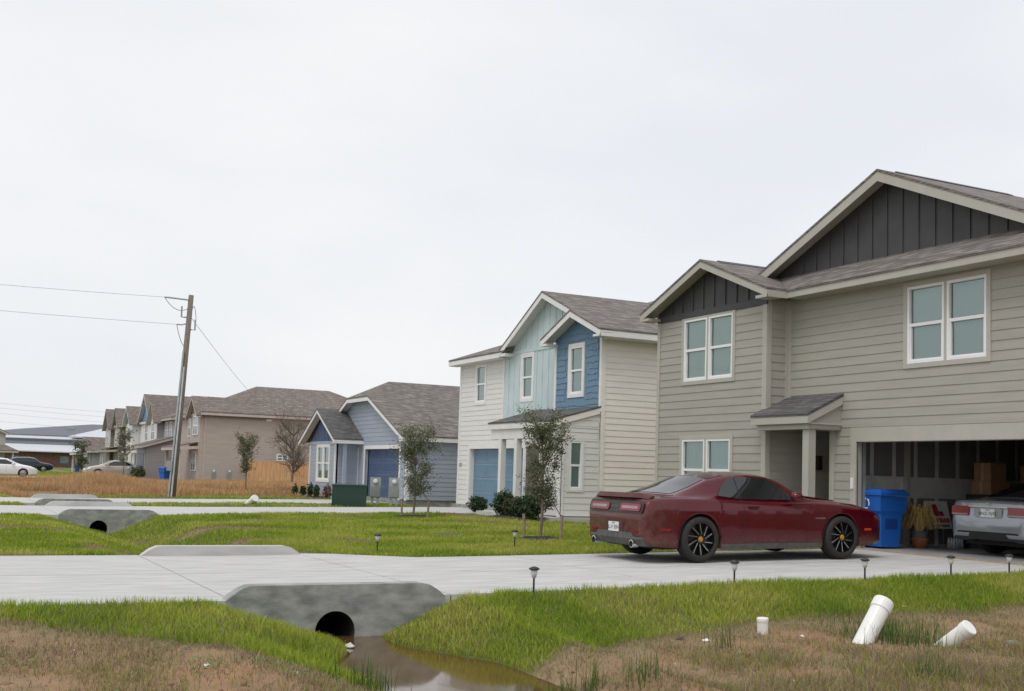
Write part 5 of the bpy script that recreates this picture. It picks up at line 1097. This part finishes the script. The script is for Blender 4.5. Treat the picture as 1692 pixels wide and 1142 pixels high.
# ------------------------------------------------------------------ grass
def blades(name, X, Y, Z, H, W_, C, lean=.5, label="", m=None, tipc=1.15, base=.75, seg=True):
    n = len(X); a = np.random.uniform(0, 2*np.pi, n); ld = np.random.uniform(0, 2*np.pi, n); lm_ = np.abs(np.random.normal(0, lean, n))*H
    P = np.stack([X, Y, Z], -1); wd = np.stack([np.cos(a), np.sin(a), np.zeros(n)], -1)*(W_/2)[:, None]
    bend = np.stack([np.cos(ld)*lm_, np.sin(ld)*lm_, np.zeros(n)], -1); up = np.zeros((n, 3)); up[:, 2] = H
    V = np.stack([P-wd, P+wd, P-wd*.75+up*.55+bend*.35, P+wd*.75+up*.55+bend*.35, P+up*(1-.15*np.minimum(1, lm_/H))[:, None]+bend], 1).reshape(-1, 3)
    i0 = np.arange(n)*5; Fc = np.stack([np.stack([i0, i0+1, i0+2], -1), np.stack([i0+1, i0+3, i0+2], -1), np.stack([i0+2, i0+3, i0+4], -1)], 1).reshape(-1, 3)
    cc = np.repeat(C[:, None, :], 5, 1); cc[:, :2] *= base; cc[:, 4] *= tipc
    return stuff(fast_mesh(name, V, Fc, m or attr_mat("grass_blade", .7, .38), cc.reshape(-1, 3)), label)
def on_drive(X, Y, pad=.03):
    r_ = np.zeros(X.shape, bool)
    for i in range(4):
        a, b_ = drive_edges(i, X); r_ |= (Y > a-pad) & (Y < b_+pad) & (X < DRIVES[i][2])
    return r_
PAL = np.array([[.19, .285, .022], [.29, .375, .035], [.38, .43, .06], [.50, .48, .13]]); DRY = np.array([[.36, .28, .16], [.30, .22, .13], [.42, .35, .22]])
MULCH_SPOTS = [(11.25, 20.8, .55), (12.37, 30.57, .62)]
def lawn(name, x0, x1, y0, y1, dens, h, w_, label, extra=None):
    n = int((x1-x0)*(y1-y0)*dens); X = np.random.uniform(x0, x1, n); Y = np.random.uniform(y0, y1, n)
    g_, d_, f_ = cover(X, Y); keep = (np.random.rand(n) < g_) & ~on_drive(X, Y) & (np.random.rand(n) < 1-.45*d_)
    for (mx_, my_, mr_) in MULCH_SPOTS: keep &= (X-mx_)**2+(Y-my_)**2 > mr_**2*.9
    keep &= ~((X > 14.75) & (Y > 27.6) & (Y < 33.4)) & ~((X > 15.6) & (Y > 11.0))
    for yy in (12.0, 18.2, 32.0, 38.4, 40.8, 46.5): keep &= ~((np.abs(Y-yy) < .23) & (X > 2.75) & (X < 5.85) )
    if extra is not None: keep &= extra(X, Y)
    X, Y, d_ = X[keep], Y[keep], d_[keep]; Z = terrain(X, Y); keep = (Z > -.405) | (Y > 12.1); X, Y, Z, d_ = X[keep], Y[keep], Z[keep], d_[keep]; n = len(X)
    pn = fbm(X*.8, Y*.8, 77); c_ = PAL[np.clip((pn*5.2-.8+np.random.normal(0, .75, n)).astype(int), 0, 3)]*np.random.uniform(.75, 1.2, n)[:, None]
    isd = np.random.rand(n) < np.clip(d_*1.1+.15, 0, 1); c_ = np.where(isd[:, None], DRY[np.random.randint(0, 3, n)]*np.random.uniform(.8, 1.15, n)[:, None], c_)
    tall = .65+.8*fbm(X*1.7, Y*1.7, 41)
    H = h*np.random.uniform(.5, 1.3, n)*np.where(isd, .6, 1.0)*tall
    return blades(name, X, Y, Z-.005, H, np.full(n, w_)*np.random.uniform(.7, 1.3, n), c_, .55, label)
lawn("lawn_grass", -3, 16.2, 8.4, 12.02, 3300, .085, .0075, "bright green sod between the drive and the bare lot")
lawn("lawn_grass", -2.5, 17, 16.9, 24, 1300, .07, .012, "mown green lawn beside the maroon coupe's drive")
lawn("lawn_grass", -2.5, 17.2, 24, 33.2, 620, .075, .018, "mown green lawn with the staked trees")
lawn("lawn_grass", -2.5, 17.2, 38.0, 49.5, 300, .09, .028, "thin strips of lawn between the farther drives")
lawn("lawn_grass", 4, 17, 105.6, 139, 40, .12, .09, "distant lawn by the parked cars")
# tall dry grass on the empty lot
n = 150000; X = np.random.uniform(1.5, 33, n); Y = np.random.uniform(49.2, 83, n)
dn = fbm(X*.22, Y*.22, 61); k = (np.random.rand(n) < np.clip((dn-.25)*2.4, .12, 1)) & ~((X > 14.8) & (Y < 53.5)) & (X < 15+.75*(Y-49)) & ~((X > 14.5) & (Y > 81.9))
X, Y, dn = X[k], Y[k], dn[k]; n = len(X)
tallness = .15+.30*sm(.32, .62, dn)*np.clip(1.15-.02*(X-4), .6, 1.15)+.34*np.exp(-((X-7.4-(Y-60)*.12)/1.9)**2)*(Y > 57)
ramp_in = sm(49.0, 52.5, Y); H = tallness*np.random.uniform(.55, 1.15, n)*(.35+.65*ramp_in)
TP = np.array([[.56, .35, .165], [.50, .29, .13], [.62, .44, .25], [.30, .20, .13]]); c_ = TP[np.random.choice(4, n, p=[.4, .25, .2, .15])]*np.random.uniform(.75, 1.15, n)[:, None]
c_ = c_*(1-.5*sm(.5, .3, dn))[:, None]*(.75+.5*fbm(X*.7, Y*.35, 63))[:, None]
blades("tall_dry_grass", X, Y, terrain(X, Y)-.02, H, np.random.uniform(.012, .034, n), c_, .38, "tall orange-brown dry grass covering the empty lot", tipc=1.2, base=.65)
# weeds and dry stalks on the bare soil
n = 260000; X = np.random.uniform(-2.5, 13.5, n); Y = np.random.uniform(4.6, 11.2, n)
g_, d_, f_ = cover(X, Y); cl = fbm(X*1.5, Y*1.5, 91); right = sm(5.0, 7.0, X)*sm(9.6, 7.6, Y)
Zt = terrain(X, Y); k = (np.random.rand(n) < (1-g_)*np.clip((cl-.40)*2.6+.75*right+.22*(X < 3.2), .08, 1)) & (Zt > -.395) & ~on_drive(X, Y)
X, Y, Zt, cl, right = X[k], Y[k], Zt[k], cl[k], right[k]; n = len(X)
grn = np.random.rand(n) < np.clip(.22+.5*(fbm(X*.9, Y*.9, 17)-.5), .05, .6)
WP = np.array([[.33, .25, .155], [.42, .33, .21], [.24, .18, .12]]); c_ = np.where(grn[:, None], PAL[np.random.randint(0, 3, n)]*.85, WP[np.random.randint(0, 3, n)])*np.random.uniform(.7, 1.2, n)[:, None]
blades("dry_weeds", X, Y, Zt-.004, np.random.uniform(.02, .085, n)*(1+1.9*right*np.random.rand(n)), np.random.uniform(.003, .0075, n), c_, .9, "short dry weeds scattered over the bare reddish soil")
# upright tufts by the water and pipes
XS, YS = [], []
for (tx, ty, tn, tr__) in ((4.75, 8.3, 90, .10), (5.05, 8.35, 60, .08), (3.25, 8.85, 110, .13), (5.35, 8.0, 70, .10), (9.6, 9.35, 350, .32), (9.9, 9.9, 300, .3), (8.0, 7.4, 90, .12), (7.3, 9.5, 60, .10)):
    XS.append(np.random.normal(tx, tr__, tn)); YS.append(np.random.normal(ty, tr__, tn))
X = np.concatenate(XS); Y = np.concatenate(YS); n = len(X); c_ = np.array([[.06, .12, .03], [.09, .17, .03], [.14, .2, .05]])[np.random.randint(0, 3, n)]
blades("green_tufts", X, Y, terrain(X, Y)-.01, np.random.uniform(.12, .34, n), np.random.uniform(.004, .009, n), c_, .3, "upright dark green tufts by the water and the white pipes")
# low broadleaf weeds in patches
n = 16000; X = np.random.uniform(-2, 12.5, n); Y = np.random.uniform(5.2, 10.8, n); g_, d_, f_ = cover(X, Y); Zt = terrain(X, Y)
k = (np.random.rand(n) < (1-g_)*sm(.60, .74, fbm(X*1.6, Y*1.6, 131))) & (Zt > -.39); X, Y, Zt = X[k], Y[k], Zt[k]; n = len(X)
a = np.random.uniform(0, 6.28, n); L_ = np.random.uniform(.012, .03, n); D_ = np.stack([np.cos(a)*L_, np.sin(a)*L_, np.random.uniform(-.004, .012, n)], -1); W__ = np.stack([-np.sin(a)*L_*.55, np.cos(a)*L_*.55, np.zeros(n)], -1); P_ = np.stack([X, Y, Zt+np.random.uniform(.006, .04, n)], -1)
V = np.stack([P_-D_, P_-W__, P_+D_, P_+W__], 1).reshape(-1, 3); cc = np.repeat(np.array([[.10, .19, .05], [.14, .24, .06], [.19, .26, .09]])[np.random.randint(0, 3, n)], 4, 0)
stuff(fast_mesh("broadleaf_weeds", V, np.arange(4*n).reshape(n, 4), attr_mat("weed_leaf", .6, .25), cc), "low broadleaf weeds in patches on the bare soil")
# clods and pebbles
n = 1500; X = np.random.uniform(-2, 13, n); Y = np.random.uniform(5, 10.6, n); g_, d_, f_ = cover(X, Y); k = (g_ < .4); X, Y = X[k], Y[k]; Zt = terrain(X, Y); k = Zt > -.39; X, Y, Zt = X[k], Y[k], Zt[k]; n = len(X)
oc = np.array([(1, 0, 0), (0, 1, 0), (-1, 0, 0), (0, -1, 0), (0, 0, 1), (0, 0, -1)], float); of_ = np.array([(0, 1, 4), (1, 2, 4), (2, 3, 4), (3, 0, 4), (1, 0, 5), (2, 1, 5), (3, 2, 5), (0, 3, 5)])
rs = np.random.gamma(1.6, .007, n)[:, None, None]; V = (oc[None]*np.random.uniform(.6, 1.3, (n, 6, 1))*np.array((1, 1, .7))*rs+np.stack([X, Y, Zt], -1)[:, None]).reshape(-1, 3)
pc = np.where(np.random.rand(n, 1) < .12, np.array([[.5, .48, .44]]), np.array([[.24, .14, .085]]))*np.random.uniform(.6, 1.2, (n, 1))
stuff(fast_mesh("soil_clods", V, (of_[None]+np.arange(n)[:, None, None]*6).reshape(-1, 3), attr_mat("clod", .95), np.repeat(pc, 6, 0)), "small soil clods and pebbles on the bare lot")
# ------------------------------------------------------------------ trees and shrubs
def leafcloud(P, size, tones, m, parent, name="crown", elong=1.6):
    n = len(P); a = np.random.normal(size=(n, 3)); a /= np.linalg.norm(a, axis=1)[:, None]; b_ = np.cross(a, np.random.normal(size=(n, 3))); b_ /= np.linalg.norm(b_, axis=1)[:, None]
    s_ = size*np.random.uniform(.6, 1.3, n)[:, None]; V = np.stack([P-a*s_*elong/2, P+b_*s_/2, P+a*s_*elong/2, P-b_*s_/2], 1).reshape(-1, 3)
    F_ = np.arange(4*n).reshape(n, 4); cc = np.repeat(np.array(tones)[np.random.randint(0, len(tones), n)]*np.random.uniform(.7, 1.25, n)[:, None], 4, 0)
    o = fast_mesh(name, V, F_, m, cc); o.parent = parent; return o
M_LEAF = attr_mat("leaf", .55, .25, spec=.4)
OAK = [(.11, .13, .055), (.155, .175, .085), (.085, .105, .05), (.21, .225, .13)]
def oak(base, H, crown0, rad, nleaf, label, group="young staked oak trees", stakes=True, seed=1, leaf=.045, bare=False, lean=(0, 0), skew=0):
    rng = np.random.RandomState(seed); random.seed(seed); np.random.seed(seed)
    o = thing("oak_tree" if not bare else "bare_tree", base, label, "tree", group if not bare else None)
    tr_h = H*.9; tp = [np.array((lean[0]*q*q+.03*math.sin(5*q), lean[1]*q*q+.02*math.cos(4*q), tr_h*q)) for q in np.linspace(0, 1, 9)]
    r0 = .020+.006*H if not bare else .04+.01*H; MB().tube([np.array((0, 0, -.1))]+tp, [r0*1.2]+[r0*(1-.8*q) for q in np.linspace(0, 1, 9)], 9).build("trunk", M_BARK, o, smooth=True)
    pts = []; br = MB(); nb = 40 if not bare else 34
    for k in range(nb):
        q = crown0/H+(1-crown0/H)*rng.uniform(-.08, .9); i = min(7, int(q/.9*8)); st = tp[min(i, 8)]; a = rng.uniform(0, 6.283)
        prof_ = math.sin(min(1, max(.12, (st[2]-crown0*.8)/(H-crown0*.8)))*math.pi*.9+.25)
        ln = rad*max(.35, prof_)*rng.uniform(.65, 1.15); up_ = ln*rng.uniform(.5, 1.7)
        e = st+np.array((math.cos(a)*ln+skew*ln, math.sin(a)*ln, up_)); e[2] = min(e[2], H*rng.uniform(.93, 1.02)); md = (st+e)/2+rng.normal(0, .05*rad, 3)
        br.tube([st, md, e], [r0*.38, r0*.25, r0*.09], 5)
        for t in range(5 if not bare else 9):
            q2 = rng.uniform(.35, 1.0); s2 = st+(e-st)*q2; e2 = s2+rng.normal(0, .26*rad, 3)+np.array((0, 0, .16*rad)); br.tube([s2, (s2+e2)/2+rng.normal(0, .03, 3), e2], [r0*.14, r0*.10, r0*.05], 4)
            pts.append((s2, e2)); 
            if bare:
                for _ in range(3): e3 = e2+rng.normal(0, .16*rad, 3)+np.array((0, 0, .1*rad)); br.tube([e2*.4+s2*.6, e3], [r0*.08, r0*.04], 4)
    br.build("limb", M_BARK, o)
    if nleaf:
        idx = rng.randint(0, len(pts), nleaf); q = rng.uniform(.1, 1.1, nleaf)[:, None]
        A_ = np.array([p[0] for p in pts])[idx]; B_ = np.array([p[1] for p in pts])[idx]
        leafcloud(A_+(B_-A_)*q+rng.normal(0, .085*max(.6, rad), (nleaf, 3)), leaf, OAK, M_LEAF, o)
    if stakes:
        for (sx, sy) in ((-.28, .18), (.34, -.22)):
            sk = MB().tube([(sx, sy, -.1), (sx*1.08, sy*1.08, .52)], .032, 8).build("stake", mat("grey_stake_wood", (.26, .21, .155), .9, .2, 12), o)
            MB().tube([(sx*1.07, sy*1.07, .46), (sx*.15, sy*.15, crown0*1.25)], .008, 5).build("tie_strap", M_BLACK, o)
    return o
def mulch(c_, r_, label, ry=None):
    n = 26; V = [(c_[0], c_[1], c_[2]+.07)]; F_ = []
    for k, q in enumerate((.55, 1.0)):
        for j in range(n): a = 2*math.pi*j/n; rr = q*(1+.1*math.sin(3*a+1)); V.append((c_[0]+r_*rr*math.cos(a), c_[1]+(ry or r_)*rr*math.sin(a), c_[2]+(.06 if k == 0 else -.02)+random.uniform(-.012, .012)))
    F_ = [(0, 1+j, 1+(j+1) % n) for j in range(n)]+[(1+j, 1+n+j, 1+n+(j+1) % n, 1+(j+1) % n) for j in range(n)]
    o = new_obj("mulch_bed", V, F_, M_MULCH); tag(o, label, "mulch"); return o
b1 = hit(893, 892); b2 = hit(683, 855)
mulch(b1, .55, "black mulch ring round the staked tree near the coupe"); mulch(b2, .62, "black mulch ring round the staked tree facing the blue house")
oak(b1, 2.62, .85, .50, 9000, "staked young oak in front of the white house porch", seed=4, leaf=.026); oak(b2, 2.62, .8, .68, 7000, "staked young oak in front of the blue house's side wall", seed=11, leaf=.03, skew=.25)
p = hit(405, 812); oak(p, 2.95, 1.15, .62, 4200, "young oak among dry grass before the taupe house", seed=8, stakes=False, leaf=.042)
p = atD(482, 800, 74); oak((p[0], p[1], .12), 4.3, 1.0, 1.5, 0, "leafless branching tree beside the cedar fence", bare=True, stakes=False, seed=5)
p = atD(203, 790, 92); oak((p[0], p[1], .12), 4.0, 1.5, .8, 900, "thin young oak standing before the champagne saloon", seed=21, stakes=False, leaf=.09)
p = atD(133, 785, 118); oak((p[0], p[1], .12), 3.4, .9, 1.1, 1100, "young oak near the far low grey house", seed=22, stakes=False, leaf=.12)
SHR = [(.022, .055, .018), (.035, .075, .024), (.05, .095, .03), (.07, .09, .05)]
def shrub(p, r_, h_, n_, label, tones=SHR, leaf=.05, group="dark shrubs along the house fronts", cat="shrub"):
    o = thing("shrub", p, label, cat, group); st = MB()
    for k in range(7): a = k*.9; st.tube([(0, 0, -.05), (.5*r_*math.cos(a), .5*r_*math.sin(a), h_*.6)], [.014, .005], 5)
    st.build("stem", M_BARK, o); d = np.random.normal(size=(n_, 3)); d /= np.linalg.norm(d, axis=1)[:, None]; q = np.random.uniform(.35, 1.05, n_)**.6
    lump = 1+.18*np.sin(4*d[:, 0]+3*d[:, 1]+p[0])+.14*np.sin(7*d[:, 2]+5*d[:, 0]); P = d*(q*lump)[:, None]*np.array((r_, r_, h_/2))+np.array((0, 0, h_*.52)); leafcloud(P, leaf, tones, M_LEAF, o, "foliage"); return o
mulch((15.0, 29.2, grade(15)+.02), .6, "black mulch bed below the white house porch", 1.75)
shrub((15.85, 33.65, .16), .30, .5, 1500, "round dark shrub standing alone before the dusty blue garage door")
for (x, y, r_, h_, t, lb) in ((15.15, 30.35, .33, .72, SHR, "tallest dark shrub in the mulch bed by the porch post"), (15.1, 29.55, .30, .55, [(.07, .06, .03), (.05, .075, .03), (.09, .085, .045)], "brownish shrub in the mulch bed by the porch"), (15.0, 28.85, .32, .6, SHR, "dark shrub in the mulch bed before the taupe front door"), (14.9, 28.1, .33, .66, SHR, "dark shrub at the coupe end of the mulch bed")): shrub((x, y, grade(x)+.03), r_, h_, 1900, lb, t)
mulch((14.95, 48.6, grade(15)+.01), .35, "dark mulch strip under the paired window of the blue house", 1.9)
for (y, h_, lb) in ((51.3, .62, "small upright shrub at the far corner of the blue house"), (50.0, .6, "small upright shrub under the paired window's far side"), (48.9, .78, "tall narrow shrub under the paired window"), (48.0, .72, "narrow shrub under the near side of the paired window")): shrub((14.85, y, .17), .14, h_*.75, 300, lb, leaf=.06)
shrub((14.9, 46.6, .16), .18, .6, 260, "reddish bare shrub at the blue house porch", [(.12, .06, .04), (.16, .08, .05)], .06); shrub((14.6, 95.0, .15), .6, 1.0, 500, "ragged olive shrub beside the grey garage wall", [(.07, .09, .03), (.12, .12, .05)], .12)
# ------------------------------------------------------------------ litter
def scrap(px, s_, label, m=None, dz=None, flat=.35):
    p = hit(*px) if dz is None else atZ(*px, dz); p[2] = float(terrain(np.array(p[0]), np.array(p[1]))); rng = np.random.RandomState(int(px[0])); V = []
    for k in range(10): a = 2*math.pi*k/10; V.append((p[0]+s_*math.cos(a)*rng.uniform(.6, 1.2), p[1]+s_*math.sin(a)*rng.uniform(.6, 1.2), p[2]+s_*flat*rng.uniform(.1, .7)))
    V += [(p[0]+.2*s_, p[1], p[2]+.01+s_*flat*.95), (p[0], p[1], p[2]-s_*.4)]
    o = new_obj("litter", V, [(k, (k+1) % 10, 10) for k in range(10)]+[((k+1) % 10, k, 11) for k in range(10)], m or M_VINYL); tag(o, label, "litter")
scrap((577, 1066), .065, "pale broken concrete lump at the culvert mouth", M_CONC, -.38, .9); scrap((1167, 1056), .055, "white crumpled scrap by the sod edge", None, -.27); scrap((1325, 1053), .03, "small white scrap between the pipes", None, -.29); scrap((1124, 1056), .06, "dark crumpled scrap by the sod edge", M_BLACK, -.27)
scrap((1494, 975), .045, "torn paper scrap in the grass before the garage", mat("kraft_scrap", (.55, .48, .38), .8)); scrap((803, 886), .07, "white scrap on the lawn near the mulched tree"); scrap((340, 1113), .035, "white scrap on the reddish soil of the street bank", None, -.16); scrap((122, 1080), .02, "tiny white scrap on the street bank", None, -.16); scrap((1310, 1123), .03, "flat pale scrap among the dry weeds", None, -.3, .15); scrap((1675, 1065), .12, "grey-green plastic sheet scrap at the lot's dry weeds", M_GREYBOX, -.3, .3)
p = hit(738, 886); ml = thing("meter_pit", p, "flat dark meter pit cover set in the lawn", "meter pit"); MB().box((-.3, -.18, -.05), (.3, .18, .045)).build("lid_frame", M_GREYBOX, ml); MB().box((-.25, -.14, .045), (.25, .14, .055)).build("lid_plate", M_BLACK, ml)
